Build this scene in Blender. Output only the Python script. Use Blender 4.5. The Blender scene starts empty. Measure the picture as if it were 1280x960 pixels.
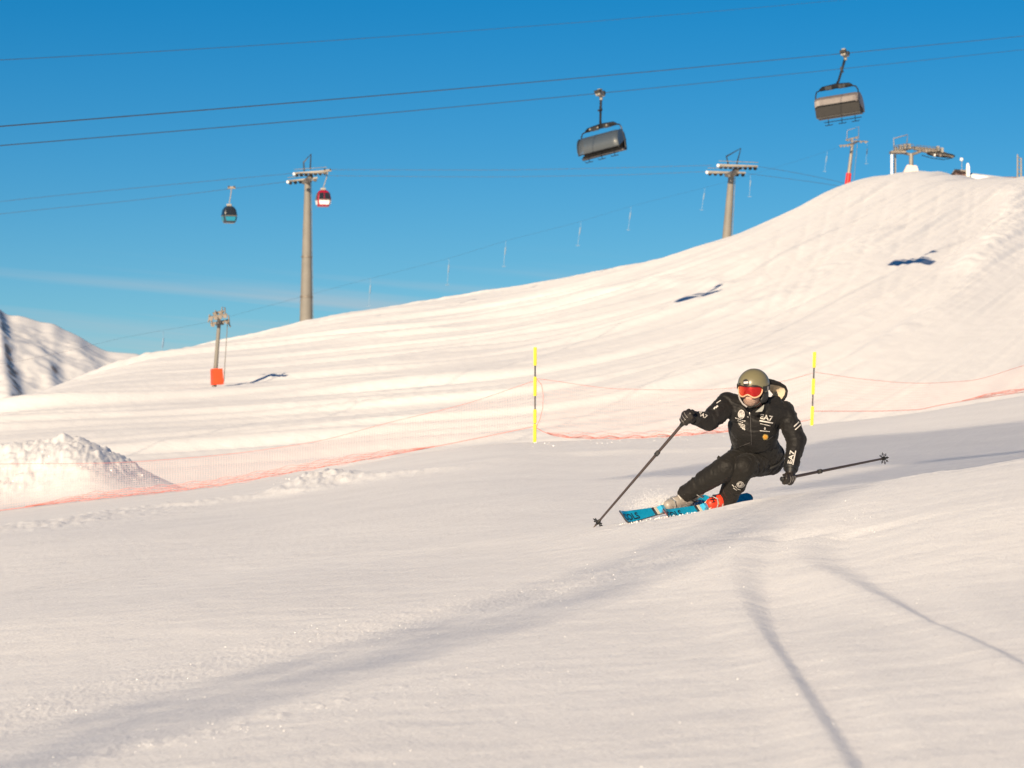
import bpy, bmesh, math, random
import numpy as np
from mathutils import Vector, Matrix
from mathutils.bvhtree import BVHTree

SC = bpy.context.scene
COL = SC.collection
rad = math.radians
F = 3600.0            # focal length in pixels of a 1280 px wide picture
HZ = 600.0            # picture row of the horizon

# ---------------------------------------------------------------- camera
cam = bpy.data.cameras.new('camera')
cam.sensor_width = 36.0
cam.lens = 36.0 * F / 1280.0
cam.shift_y = (HZ - 480.0) / 1280.0
cam.clip_start = 0.1
cam.clip_end = 20000.0
cam.dof.use_dof = True
cam.dof.focus_distance = 22.8
cam.dof.aperture_fstop = 6.3
camo = bpy.data.objects.new('camera', cam)
camo.rotation_euler = (rad(90), 0, 0)
COL.objects.link(camo)
SC.camera = camo

# ---------------------------------------------------------------- light
SUN_EL, SUN_AZ = 21.0, 20.0     # sun is behind the camera, to its left
to_sun = Vector((-math.sin(rad(SUN_AZ)) * math.cos(rad(SUN_EL)),
                 -math.cos(rad(SUN_AZ)) * math.cos(rad(SUN_EL)), math.sin(rad(SUN_EL))))
sl = bpy.data.lights.new('sun', 'SUN')
sl.energy = 5.0
sl.angle = rad(0.53)
sl.color = (1.0, 0.80, 0.56)
so = bpy.data.objects.new('sun', sl)
so.rotation_euler = to_sun.to_track_quat('Z', 'Y').to_euler()
COL.objects.link(so)

W = bpy.data.worlds.new('World')
SC.world = W
W.use_nodes = True
nt = W.node_tree
nt.nodes.clear()
wo = nt.nodes.new('ShaderNodeOutputWorld')
bg = nt.nodes.new('ShaderNodeBackground')
sky = nt.nodes.new('ShaderNodeTexSky')
sky.sky_type = 'NISHITA'
sky.sun_disc = False
sky.sun_elevation = rad(SUN_EL)
sky.sun_rotation = math.atan2(to_sun.x, to_sun.y)
sky.altitude = 2200
sky.air_density = 1.0
sky.dust_density = 0.35
sky.ozone_density = 2.0
hs = nt.nodes.new('ShaderNodeHueSaturation')
hs.inputs['Hue'].default_value = 0.5
hs.inputs['Saturation'].default_value = 1.36
hs.inputs['Value'].default_value = 1.0
# thin streaks of high cloud low over the horizon
tc = nt.nodes.new('ShaderNodeTexCoord')
mp = nt.nodes.new('ShaderNodeMapping')
mp.inputs['Scale'].default_value = (4.0, 4.0, 150.0)
nz = nt.nodes.new('ShaderNodeTexNoise')
nz.inputs['Scale'].default_value = 1.0
nz.inputs['Detail'].default_value = 5.0
cr = nt.nodes.new('ShaderNodeValToRGB')
cr.color_ramp.elements[0].position = 0.47
cr.color_ramp.elements[1].position = 0.72
sx = nt.nodes.new('ShaderNodeSeparateXYZ')
band = nt.nodes.new('ShaderNodeMapRange')
band.inputs['From Min'].default_value = 0.085
band.inputs['From Max'].default_value = 0.055
band.interpolation_type = 'SMOOTHSTEP'
mul = nt.nodes.new('ShaderNodeMath'); mul.operation = 'MULTIPLY'
mul2 = nt.nodes.new('ShaderNodeMath'); mul2.operation = 'MULTIPLY'; mul2.inputs[1].default_value = 0.5
mix = nt.nodes.new('ShaderNodeMix'); mix.data_type = 'RGBA'
mix.inputs['B'].default_value = (7.0, 7.2, 7.6, 1)
L = nt.links.new
sh = nt.nodes.new('ShaderNodeSeparateXYZ'); cb = nt.nodes.new('ShaderNodeCombineXYZ')
sl_ = nt.nodes.new('ShaderNodeMath'); sl_.operation = 'MULTIPLY_ADD'; sl_.inputs[1].default_value = .09
L(tc.outputs['Generated'], sh.inputs['Vector']); L(sh.outputs['X'], sl_.inputs[0]); L(sh.outputs['Z'], sl_.inputs[2])
L(sh.outputs['X'], cb.inputs['X']); L(sh.outputs['Y'], cb.inputs['Y']); L(sl_.outputs[0], cb.inputs['Z']); L(cb.outputs[0], mp.inputs['Vector']); L(mp.outputs['Vector'], nz.inputs['Vector'])
L(nz.outputs['Fac'], cr.inputs['Fac'])
L(tc.outputs['Generated'], sx.inputs['Vector']); L(sx.outputs['Z'], band.inputs['Value'])
L(cr.outputs['Color'], mul.inputs[0]); L(band.outputs['Result'], mul.inputs[1])
L(mul.outputs[0], mul2.inputs[0]); L(mul2.outputs[0], mix.inputs['Factor'])
tn = nt.nodes.new('ShaderNodeVectorMath'); tn.operation = 'MULTIPLY'; tn.inputs[1].default_value = (.70, .87, .97)
L(sky.outputs['Color'], tn.inputs[0]); L(tn.outputs['Vector'], hs.inputs['Color']); L(hs.outputs['Color'], mix.inputs['A'])
L(mix.outputs['Result'], bg.inputs['Color'])
bg.inputs['Strength'].default_value = 0.052
L(bg.outputs['Background'], wo.inputs['Surface'])

SC.view_settings.view_transform = 'Standard'
SC.view_settings.look = 'None'
SC.view_settings.exposure = 0.545
SC.view_settings.gamma = 1.0

# ================================================================ helpers
def P(px, py, D):
    """a world point seen at picture position (px,py) standing D metres ahead"""
    return Vector(((px - 640.0) / F * D, D, (HZ - py) / F * D))

def srgb(r, g, b):
    f = lambda c: ((c / 255.0) / 12.92 if c / 255.0 <= 0.04045 else ((c / 255.0 + 0.055) / 1.055) ** 2.4)
    return (f(r), f(g), f(b), 1)

def mat(name, col, rough=0.5, metal=0.0, noise=0.0, nscale=20.0, bump=0.0, bscale=40.0, coat=0.0,
        aniso=None, spec=None, bdist=0.01):
    m = bpy.data.materials.new(name); m.use_nodes = True
    n = m.node_tree; b = n.nodes['Principled BSDF']
    c4 = (col[0], col[1], col[2], 1)
    b.inputs['Base Color'].default_value = c4
    b.inputs['Roughness'].default_value = rough
    b.inputs['Metallic'].default_value = metal
    if coat: b.inputs['Coat Weight'].default_value = coat
    if spec is not None: b.inputs['Specular IOR Level'].default_value = spec
    if noise or bump:
        t = n.nodes.new('ShaderNodeTexCoord')
        mpn = n.nodes.new('ShaderNodeMapping')
        if aniso: mpn.inputs['Scale'].default_value = aniso
        n.links.new(t.outputs['Object'], mpn.inputs['Vector'])
    if noise:
        x = n.nodes.new('ShaderNodeTexNoise'); x.inputs['Scale'].default_value = nscale; x.inputs['Detail'].default_value = 6
        n.links.new(mpn.outputs['Vector'], x.inputs['Vector'])
        r = n.nodes.new('ShaderNodeMapRange'); r.inputs['From Min'].default_value = .3; r.inputs['From Max'].default_value = .7
        r.inputs['To Min'].default_value = 1 - noise; r.inputs['To Max'].default_value = 1 + noise
        n.links.new(x.outputs['Fac'], r.inputs['Value'])
        v = n.nodes.new('ShaderNodeVectorMath'); v.operation = 'SCALE'; v.inputs[0].default_value = col[:3]
        n.links.new(r.outputs['Result'], v.inputs['Scale'])
        n.links.new(v.outputs['Vector'], b.inputs['Base Color'])
        r2 = n.nodes.new('ShaderNodeMapRange'); r2.inputs['To Min'].default_value = max(0, rough - .12); r2.inputs['To Max'].default_value = min(1, rough + .12)
        n.links.new(x.outputs['Fac'], r2.inputs['Value']); n.links.new(r2.outputs['Result'], b.inputs['Roughness'])
    if bump:
        x = n.nodes.new('ShaderNodeTexNoise'); x.inputs['Scale'].default_value = bscale; x.inputs['Detail'].default_value = 5
        n.links.new(mpn.outputs['Vector'], x.inputs['Vector'])
        bp = n.nodes.new('ShaderNodeBump'); bp.inputs['Strength'].default_value = bump; bp.inputs['Distance'].default_value = bdist
        n.links.new(x.outputs['Fac'], bp.inputs['Height']); n.links.new(bp.outputs['Normal'], b.inputs['Normal'])
    return m

class MB:
    """collects simple shapes into one mesh"""
    def __init__(s): s.v = []; s.f = []
    def add(s, vs, fs):
        o = len(s.v); s.v += [Vector(x) for x in vs]; s.f += [[i + o for i in f] for f in fs]; return s
    def box(s, c, size, R=None, taper=1.0):
        c = Vector(c); hx, hy, hz = size[0] / 2, size[1] / 2, size[2] / 2; R = R or Matrix.Identity(3); vs = []
        for z, k in ((-hz, 1), (hz, taper)):
            for x, y in ((-hx, -hy), (hx, -hy), (hx, hy), (-hx, hy)): vs.append(c + R @ Vector((x * k, y * k, z)))
        return s.add(vs, [[0, 3, 2, 1], [4, 5, 6, 7], [0, 1, 5, 4], [1, 2, 6, 5], [2, 3, 7, 6], [3, 0, 4, 7]])
    def tube(s, path, r, n=8, caps=True):
        path = [Vector(p) for p in path]; m = len(path)
        if not hasattr(r, '__len__'): r = [r] * m
        vs = []; fs = []; ref = None
        for i, p in enumerate(path):
            t = (path[min(i + 1, m - 1)] - path[max(i - 1, 0)]).normalized()
            if ref is None: ref = Vector((0, 0, 1)) if abs(t.z) < .9 else Vector((1, 0, 0))
            a = (ref - t * ref.dot(t)).normalized(); b = t.cross(a); ref = a
            for k in range(n):
                an = 2 * math.pi * k / n; vs.append(p + (a * math.cos(an) + b * math.sin(an)) * r[i])
        for i in range(m - 1):
            for k in range(n):
                k2 = (k + 1) % n; fs.append([i * n + k, i * n + k2, (i + 1) * n + k2, (i + 1) * n + k])
        if caps: fs.append(list(range(n))[::-1]); fs.append([(m - 1) * n + k for k in range(n)])
        return s.add(vs, fs)
    def ball(s, c, rx, ry=None, rz=None, R=None, n=12, m=8):
        c = Vector(c); ry = ry or rx; rz = rz or rx; R = R or Matrix.Identity(3); vs = [c + R @ Vector((0, 0, rz))]; fs = []
        for i in range(1, m):
            ph = math.pi * i / m
            for k in range(n):
                a = 2 * math.pi * k / n
                vs.append(c + R @ Vector((rx * math.sin(ph) * math.cos(a), ry * math.sin(ph) * math.sin(a), rz * math.cos(ph))))
        vs.append(c + R @ Vector((0, 0, -rz)))
        for k in range(n): fs.append([0, 1 + k, 1 + (k + 1) % n])
        for i in range(m - 2):
            for k in range(n):
                k2 = (k + 1) % n; a = 1 + i * n; fs.append([a + k, a + n + k, a + n + k2, a + k2])
        e = len(vs) - 1; a = 1 + (m - 2) * n
        for k in range(n): fs.append([e, a + (k + 1) % n, a + k])
        return s.add(vs, fs)
    def capsule(s, a, b, ra, rb, n=14):
        a = Vector(a); b = Vector(b); t = (b - a).normalized(); pth = []; r = []
        for q in (1, .92, .7, .4): pth.append(a - t * ra * q); r.append(ra * math.sqrt(max(0, 1 - q * q)) + 1e-4)
        pth += [a, b]; r += [ra, rb]
        for q in (.4, .7, .92, 1): pth.append(b + t * rb * q); r.append(rb * math.sqrt(max(0, 1 - q * q)) + 1e-4)
        return s.tube(pth, r, n)
    def plate(s, poly, n, th):
        """a flat outline (3D points) given thickness th along n"""
        n = Vector(n).normalized(); k = len(poly); p = [Vector(q) for q in poly]
        vs = [q - n * th / 2 for q in p] + [q + n * th / 2 for q in p]
        fs = [list(range(k))[::-1], [k + i for i in range(k)]] + [[i, (i + 1) % k, k + (i + 1) % k, k + i] for i in range(k)]
        return s.add(vs, fs)
    def sheet(s, rows, closed=False):
        n = len(rows[0]); vs = [p for r in rows for p in r]; fs = []
        for i in range(len(rows) - 1):
            for k in range(n - (0 if closed else 1)):
                k2 = (k + 1) % n; fs.append([i * n + k, i * n + k2, (i + 1) * n + k2, (i + 1) * n + k])
        return s.add(vs, fs)

def worldloc(o):
    v = Vector((0, 0, 0))
    while o is not None: v = v + o.location; o = o.parent
    return v

def link(name, mesh, m, parent=None, smooth=True, autos=False):
    o = bpy.data.objects.new(name, mesh); mesh.name = name
    if m is not None and not mesh.materials: mesh.materials.append(m)
    if smooth: mesh.polygons.foreach_set('use_smooth', [True] * len(mesh.polygons))
    if parent is not None: o.parent = parent
    COL.objects.link(o)
    return o

def build(mb, name, m, parent=None, smooth=True, world=True, sharp=40):
    """link the collected shapes; with world=True their points are world points"""
    me = bpy.data.meshes.new(name)
    off = worldloc(parent) if (world and parent is not None) else Vector((0, 0, 0))
    me.from_pydata([tuple(p - off) for p in mb.v], [], mb.f)
    me.update()
    o = link(name, me, m, parent, smooth)
    if smooth and sharp:
        me.set_sharp_from_angle(angle=rad(sharp))
    return o

def thing(name, label, cat, loc=(0, 0, 0), group=None, rz=0):
    o = bpy.data.objects.new(name, None); o.empty_display_size = .3
    o.location = loc; o.rotation_euler = (0, 0, rz); o['label'] = label; o['category'] = cat
    if group: o['group'] = group
    COL.objects.link(o); return o

def tag(o, label, cat, group=None):
    o['label'] = label; o['category'] = cat
    if group: o['group'] = group
    return o

def copy_tree(o, parent=None):
    c = o.copy(); COL.objects.link(c); c.parent = parent
    for ch in [x for x in bpy.data.objects if x.parent == o]: copy_tree(ch, c)
    return c

# ---------------------------------------------------------------- noise
_rng = np.random.RandomState(7)
_perm = np.tile(_rng.permutation(512), 3)
_gr = np.stack([np.cos(np.arange(512) * 2.39996), np.sin(np.arange(512) * 2.39996)], 1)
def perlin(x, y):
    xi = np.floor(x).astype(np.int64); yi = np.floor(y).astype(np.int64)
    xf = x - xi; yf = y - yi; xi &= 511; yi &= 511
    u = xf * xf * xf * (xf * (xf * 6 - 15) + 10); v = yf * yf * yf * (yf * (yf * 6 - 15) + 10)
    def g(ix, iy, dx, dy):
        h = _perm[_perm[ix] + iy]; return _gr[h, 0] * dx + _gr[h, 1] * dy
    n00 = g(xi, yi, xf, yf); n10 = g(xi + 1, yi, xf - 1, yf); n01 = g(xi, yi + 1, xf, yf - 1); n11 = g(xi + 1, yi + 1, xf - 1, yf - 1)
    return (n00 + u * (n10 - n00)) * (1 - v) + (n01 + u * (n11 - n01)) * v
def fbm(x, y, oc=4, g=.5):
    a = 1; s = 0
    for i in range(oc): s = s + a * perlin(x + 17.3 * i, y + 9.1 * i); x = x * 2; y = y * 2; a *= g
    return s
def sstep(a, b, x):
    t = np.clip((x - a) / (b - a), 0, 1); return t * t * (3 - 2 * t)

def pchip(xk, yk, x):
    """monotone cubic; yk may be (k,) or (k, m) with x (m,) or (n,)"""
    xk = np.asarray(xk, float); yk = np.asarray(yk, float)
    h = np.diff(xk); d = np.diff(yk, axis=0) / (h if yk.ndim == 1 else h[:, None])
    hh = h if yk.ndim == 1 else h[:, None]
    w1 = 2 * hh[1:] + hh[:-1]; w2 = hh[1:] + 2 * hh[:-1]
    with np.errstate(all='ignore'):
        mm = np.where(d[:-1] * d[1:] > 0, (w1 + w2) / (w1 / d[:-1] + w2 / d[1:]), 0)
    M = np.concatenate([d[:1], mm, d[-1:]], 0)
    i = np.clip(np.searchsorted(xk, x) - 1, 0, len(xk) - 2)
    t = (x - xk[i]) / h[i]
    if yk.ndim > 1: t = t[:, None]; hi = h[i][:, None]
    else: hi = h[i]
    t2 = t * t; t3 = t2 * t
    return (2 * t3 - 3 * t2 + 1) * yk[i] + (t3 - 2 * t2 + t) * hi * M[i] + (-2 * t3 + 3 * t2) * yk[i + 1] + (t3 - t2) * hi * M[i + 1]

# ================================================================ the snow slope (one sheet)
KP = np.array([-1000, -400, 0, 320, 640, 770, 820, 960, 1120, 1280, 1700, 2300], float)
rowsz = []
kD = []
for D, c in ((0.5, -1.02), (4, -.98), (8.5, -.87), (11, -.81), (14, -.735)):
    kD.append(D); rowsz.append(c + .10 * (KP - 640) / F * D)
def prow(D, ys):
    kD.append(D); rowsz.append((HZ - np.array(ys, float)) / F * D)
#          -1000 -400   0   320  640  770  820  960 1120 1280 1700 2300
prow(18.0, [880, 810, 772, 745, 722, 704, 696, 673, 643, 614, 560, 480])
prow(22.2, [860, 790, 742, 712, 682, 660, 650, 623, 597, 571, 500, 400])
prow(23.2, [850, 780, 733, 704, 672, 655, 647, 624, 599, 574, 503, 404])
prow(26.0, [815, 752, 712, 686, 654, 643, 638, 620, 599, 577, 508, 410])
prow(30.0, [790, 728, 688, 664, 632, 626, 621, 609, 592, 574, 508, 410])
prow(35.0, [780, 715, 671, 648, 612, 607, 603, 594, 581, 565, 503, 400])
prow(42.0, [770, 705, 659, 630, 591, 586, 583, 577, 565, 549, 485, 380])
prow(51.0, [757, 694, 649, 613, 570, 564, 562, 554, 541, 522, 462, 348])
B60 = [745, 685, 640, 602, 554, 550, 548, 537, 521, 497, 440, 320]
prow(60.0, B60)
prow(73.0, [y_ + 2 for y_ in B60])
Z60 = (HZ - np.array(B60, float)) / F * 60
for D, dz in ((85, -1.6), (102, -2.4), (125, -2.2)):
    kD.append(D); rowsz.append(.6 * Z60 + dz)
kD.append(190); rowsz.append(.1 * Z60 - .5)
kD.append(300); rowsz.append(.0 * Z60 + .3)
kD.append(9500); rowsz.append(.0 * Z60 + .3)
SKX = np.array([-1000, -400, -100, 0, 90, 187, 250, 325, 375, 440, 500, 640, 740, 820, 860, 899, 964, 1010, 1050, 1093, 1143, 1180, 1201, 1280, 1700, 2300], float)
SKY = np.array([640, 570, 530, 508, 478, 447, 434, 421, 408, 393, 384, 360, 341, 325, 317, 306, 281, 257, 235, 221, 215, 219, 224, 223, 210, 190], float)
pxc = np.concatenate([np.linspace(-900, -70, 26)[:-1], np.arange(-70, 1352, 1.8), np.linspace(1352, 2240, 26)[1:]])
thv = np.arctan((pxc - 640) / F)
thl = np.linspace(-math.pi, thv[0], 46)[:-1]; thr = np.linspace(thv[-1], math.pi, 46)[1:]
TH = np.concatenate([thl, thv, thr])
Dv = np.concatenate([np.linspace(.5, 7.5, 16)[:-1], 7.5 + 16 * np.linspace(0, 1, 400)[:-1] ** .95, np.linspace(23.5, 75, 210)[:-1],
                     np.linspace(75, 132, 26)[:-1], np.linspace(132, 365, 400)[:-1], np.linspace(365, 440, 20)[:-1], np.geomspace(440, 9000, 14)])
thc = np.clip(TH, thv[0], thv[-1]); PXc = 640 + F * np.tan(thc)
nD, nT = len(Dv), len(TH)
# smooth base height in (D, px)
skyc = np.interp(PXc, SKX, SKY)
ker = np.hanning(45); ker /= ker.sum(); skyc = np.convolve(np.pad(skyc, 22, 'edge'), ker, 'valid')
kDa = np.array(kD, float); ZK = np.array(rowsz)
ZKc = np.stack([pchip(KP, ZK[i], PXc) for i in range(len(kDa))])
shelf = pchip(kDa, ZKc, Dv)
def smin(a, b, k):
    m = np.minimum(a, b); return m - k * np.log(np.exp(-(a - m) / k) + np.exp(-(b - m) / k))
eps = ((HZ - skyc) / F)[None, :]
msl = np.interp(PXc, [-1000, 300, 640, 1000, 1130, 2300], [.11, .11, .125, .168, .184, .184])
kk_ = np.hanning(161); kk_ /= kk_.sum(); msl = np.convolve(np.pad(msl, 80, 'edge'), kk_, 'valid')[None, :]
DvC = Dv[:, None]
face = 1.0 + msl * (DvC - 140)
Dc = (140 * msl - 1) / (msl - eps)
cap = eps * DvC + .05 - .0011 * np.maximum(0, DvC - Dc - 14) ** 2
cap = np.maximum(cap, eps * DvC - .045 * np.maximum(0, DvC - Dc - 14))
hill = smin(face, cap, .45)
Z = np.where(DvC > 125, -smin(-shelf, -hill, .5), shelf)
fx = np.interp(Dv, [440, 560, 900, 2500, 9500], [0, .6, 1, 1, 1])[:, None]; fz = np.interp(Dv, [440, 560, 900, 2500, 9500], [0, -30, -110, -260, -320])[:, None]
Z = Z * (1 - fx) + fz * fx
R_ = Dv[:, None] / np.cos(thc)[None, :]
X = R_ * np.sin(TH)[None, :]; Y = R_ * np.cos(TH)[None, :]
PX = np.broadcast_to(PXc[None, :], Z.shape)
DD = np.broadcast_to(Dv[:, None], Z.shape)
wside = sstep(.30, .95, np.abs(TH))[None, :]
plane = -1.74 + .06 * Y + .15 * X
plane = np.where(plane > 0, 45 * np.tanh(plane / 45), 70 * np.tanh(plane / 70))
Z = Z * (1 - wside) + plane * wside
VIEW = (PX > -200) & (PX < 1500) & (np.abs(TH)[None, :] < .3)

def seg_dist(px, py):
    """distance in metres on the snow, and signed side, to a drawn line (px,py image points put on the base slope)"""
    pts = [on_base(a, b) for a, b in zip(px, py)]
    best = np.full(X.shape, 1e9); side = np.zeros(X.shape); along = np.zeros(X.shape); L0 = 0
    for (ax, ay), (bx, by) in zip(pts[:-1], pts[1:]):
        dx, dy = bx - ax, by - ay; ll = math.hypot(dx, dy)
        t = np.clip(((X - ax) * dx + (Y - ay) * dy) / ll ** 2, 0, 1)
        qx = X - (ax + t * dx); qy = Y - (ay + t * dy); d = np.hypot(qx, qy)
        s = (qx * dy - qy * dx) / ll
        m = d < best; best = np.where(m, d, best); side = np.where(m, np.sign(s) * d, side); along = np.where(m, L0 + t * ll, along)
        L0 += ll
    return best, side, along / L0
Zb = Z.copy()
def on_base(px, py, lo=5, hi=330):
    """nearest point of the base slope seen at (px,py)"""
    j = np.argmin(np.abs(PXc - px) + 1e6 * (np.abs(TH) > .3))
    yy = HZ - F * Zb[:, j] / Dv
    ok = (Dv >= lo) & (Dv <= hi)
    for i in range(nD - 1):
        if ok[i] and (yy[i] - py) * (yy[i + 1] - py) <= 0:
            D = Dv[i] + (Dv[i + 1] - Dv[i]) * (yy[i] - py) / (yy[i] - yy[i + 1] + 1e-9)
            return math.tan(TH[j]) * D, D
    i = np.argmin(np.where(ok, np.abs(yy - py), 1e9)); return math.tan(TH[j]) * Dv[i], Dv[i]

# --- broad undulation of the groomed piste
fore = 1 - sstep(40, 62, DD)
hillw = sstep(58, 75, DD) * (1 - sstep(400, 500, DD))
c18, s18 = math.cos(rad(16)), math.sin(rad(16))
S = X * c18 - Y * s18; T = X * s18 + Y * c18
Z = Z + fore * VIEW * (.030 * perlin(S / 1.9, T / 14) + .015 * perlin(S / .6 + 5, T / 9) + .0045 * perlin(S / .16, T / 5) + .0020 * perlin(S / .06, T / 3.5))
Z = Z + fore * (.05 * perlin(X / 6 + 3, Y / 9))
Z = Z + fore * VIEW * .0009 * fbm(X / .05, Y / .12, 2)
# --- carved band across the foreground (a step down with loose grains on it)
bd, bs, ba = seg_dist([-60, 0, 160, 330, 500, 650, 800, 930, 1040], [925, 905, 860, 815, 775, 745, 708, 672, 650])
amp = .016 * (1 - sstep(.93, 1.0, ba))
Z = Z + amp * (sstep(-1.9, -.32, bs) - 1.6 * sstep(-.32, .30, bs) + .6 * sstep(.30, 1.9, bs)) * np.where(bd < 4, 1, 0)
grain = np.exp(-(bs / .36) ** 2) * np.where(bd < 3, 1, 0)
Z = Z + grain * (.0035 * fbm(X / .022, Y / .07, 2) + .004 * np.maximum(0, perlin(X / .05 + 9, Y / .13)))
# rough strip of broken crust nearer the camera
rd, rs, ra = seg_dist([-40, 80, 200, 330, 470, 620, 760], [985, 958, 930, 900, 868, 838, 815])
rough = np.exp(-(rs / .16) ** 2) * (1 - sstep(.55, 1.0, ra))
Z = Z + rough * (.013 * np.maximum(0, fbm(X / .07 + 3, Y / .12, 3)) - .002)
# --- two tracks that run towards the camera
def groove(px, py, w0, w1, dep, sgn):
    global Z
    d, s, a = seg_dist(px, py)
    w = w0 + (w1 - w0) * sstep(.35, 1, a); s = s * sgn
    fade = 1 - sstep(.96, 1.0, a)
    # crest on the left, steep flank facing right, long way back up
    prof = np.where(s < 0, np.exp(-(s / (w * 1.4)) ** 2), 0) + np.where(s >= 0, 1 - 1.75 * sstep(0, w, s) + .75 * sstep(w, w * 3.6, s), 0)
    Z = Z + dep * (w / w0) ** .5 * prof * fade * np.where(d < w * 4, 1, 0)
groove([1075, 1045, 1010, 975, 945, 922, 910, 910, 925, 950], [1000, 945, 885, 830, 785, 748, 722, 700, 682, 668], .075, .30, .016, 1)
groove([1330, 1250, 1170, 1100, 1045, 1005, 990, 990, 1010], [862, 822, 782, 748, 722, 703, 692, 678, 664], .09, .34, .018, 1)
# --- lip in front of the skis
Z = Z + .030 * np.exp(-((X - 1.85) / .38) ** 2) * np.exp(-((Y - 22.3) / .35) ** 2)
ld, ls, la = seg_dist([740, 820, 960, 1120, 1290], [668, 652, 624, 598, 571])
Z = Z + .02 * np.exp(-(ls / .5) ** 2) * perlin(T / .5, S / .5) * sstep(.0, .15, la) * VIEW
Z = Z + .012 * np.exp(-(ls / .3) ** 2) * np.maximum(0, fbm(X / .09, Y / .12, 2)) * VIEW
# --- edge of the piste: small plough ridges below the net
ed, es, ea = seg_dist([-40, 60, 160, 250, 330, 400, 470, 560, 680, 800, 900], [668, 655, 640, 631, 622, 606, 600, 588, 571, 566, 562])
lump = np.exp(-(es / .8) ** 2)
lm = np.exp(-((PX - 405) / 48.) ** 2)
Z = Z + np.exp(-((es - .2) / 1.1) ** 2) * .05 * np.abs(fbm(X / .5, Y / .8, 3, .6)) * VIEW * (1 - sstep(520, 640, PX))
Z = Z + lump * (.06 + .03 * fbm(X / 1.2, Y / 1.5, 2)) * VIEW + np.exp(-(es / .9) ** 2) * lm * (.12 + .20 * np.abs(fbm(X / .55, Y / .9, 4, .6))) * VIEW
Z = Z + .04 * np.maximum(0, fbm(X / .35, Y / .5, 3, .6)) * np.exp(-((es - .3) / 1.6) ** 2) * (1 - sstep(220, 330, PX)) * VIEW
Z = Z + .03 * np.maximum(0, fbm(X / .4, Y / .8, 3, .6)) * np.exp(-((DD - 57.5) / 2.) ** 2) * sstep(640, 700, PX) * (1 - sstep(960, 1010, PX)) * VIEW
# --- heap of pushed snow on the left behind the net
hb = np.exp(-((DD - 69) / 5.5) ** 2) * (1 - sstep(70, 260, PX)) * sstep(-700, -350, PX)
Z = Z + hb * (1.5 + .22 * fbm(X / 2.2, Y / 2.2, 2)) + sstep(.04, .5, hb) * .20 * np.abs(fbm(X / .7, Y / .9, 4, .62)) * VIEW
hb2 = np.exp(-((DD - 63.5) / 2.6) ** 2) * np.exp(-((PX - 108) / 44.) ** 2)
Z = Z + hb2 * .30
# --- the hill: wind and ski streaks that swing from level on the left to uphill on the right
hillw = sstep(130, 148, DD) * (1 - sstep(400, 440, DD))
xx = np.maximum(X - 0, 0)
phi = .60 * X + .5 * np.minimum(xx, 34) ** 2 * .075 + np.maximum(xx - 34, 0) * 34 * .075
SH = DD - phi; TT = X + .5 * DD
st = .55 * perlin(SH / 11.0 + 2, TT / 70) + .34 * perlin(SH / 6.0, TT / 60) + .40 * perlin(SH / 2.9 + 7, TT / 45) + .20 * perlin(SH / 1.7 + 3, TT / 34) + .045 * perlin(SH / .8, TT / 22)
st = st + .16 * (.5 - np.abs(perlin(SH / 5.0 + 11, TT / 70)) * 2.2) + .07 * (.5 - np.abs(perlin(SH / 2.2 + 31, TT / 50)) * 2.2)
st = st * 1.35
patch = .5 + .9 * np.clip(perlin(X / 16 + 5, DD / 30) + .3, 0, 1)
Z = Z + hillw * st * patch * np.where(VIEW, 1, .4) * (1 - .15 * sstep(1000, 1200, PX))
Z = Z + hillw * VIEW * (.022 * fbm(SH / 1.6, TT / 5., 3, .55) + .012 * fbm(X / .8, DD / 2.0, 2, .55))
# diagonal plough ridges on the right flank
def ridge(px, py, w, h, wob=.3):
    global Z
    d, s, a = seg_dist(px, py)
    Z = Z + h * np.exp(-(s / w) ** 2) * np.where(d < 5 * w, 1, 0) * (1 - sstep(.85, 1, a)) * sstep(0, .12, a) * (1 + wob * perlin(T / 2, S / 2))
ridge([1020, 1100, 1170, 1225, 1262, 1285], [478, 430, 392, 352, 300, 232], 1.5, .42)
ridge([940, 1040, 1130, 1200, 1240], [485, 420, 372, 335, 290], 1.2, .25)
ridge([1195, 1235, 1262, 1270], [352, 312, 270, 230], 1.6, .45)
ridge([880, 980, 1060, 1110], [400, 372, 330, 280], 2.5, .35)
ridge([300, 450, 560, 700, 800, 900], [470, 458, 440, 405, 368, 332], 2.2, .22)
ridge([480, 560, 660, 800, 980], [425, 411, 385, 358, 352], 1.6, .14)
rt = random.Random(21)
for k in range(11):
    x0 = 985 + k * 27 + rt.uniform(-8, 8); y0 = float(np.interp(x0, SKX, SKY)) + 6
    b1 = rt.uniform(60, 130); px_, py_ = [x0], [y0]
    for j in range(1, 6):
        px_.append(x0 - b1 * (j / 5) ** 1.6 * rt.uniform(.95, 1.05) * (1.6 if k < 6 else .9)); py_.append(y0 + j * rt.uniform(34, 42))
    ridge(px_, py_, .32, -.055, .2)
# rough snow on the right flank below the ridges
rk = np.exp(-((PX - 1290) / 120.) ** 2) * np.exp(-((DD - 245) / 30.) ** 2)
Z = Z + rk * .16 * np.abs(fbm(SH / 4, TT / 6., 4, .6))
# small crust steps along the skyline on the left
Z = Z + .10 * np.exp(-((DD - Dc - 12) / 9.) ** 2) * fbm(X / 2.0, DD / 9, 3, .6) * VIEW * (1 - sstep(860, 920, PX))

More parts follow.
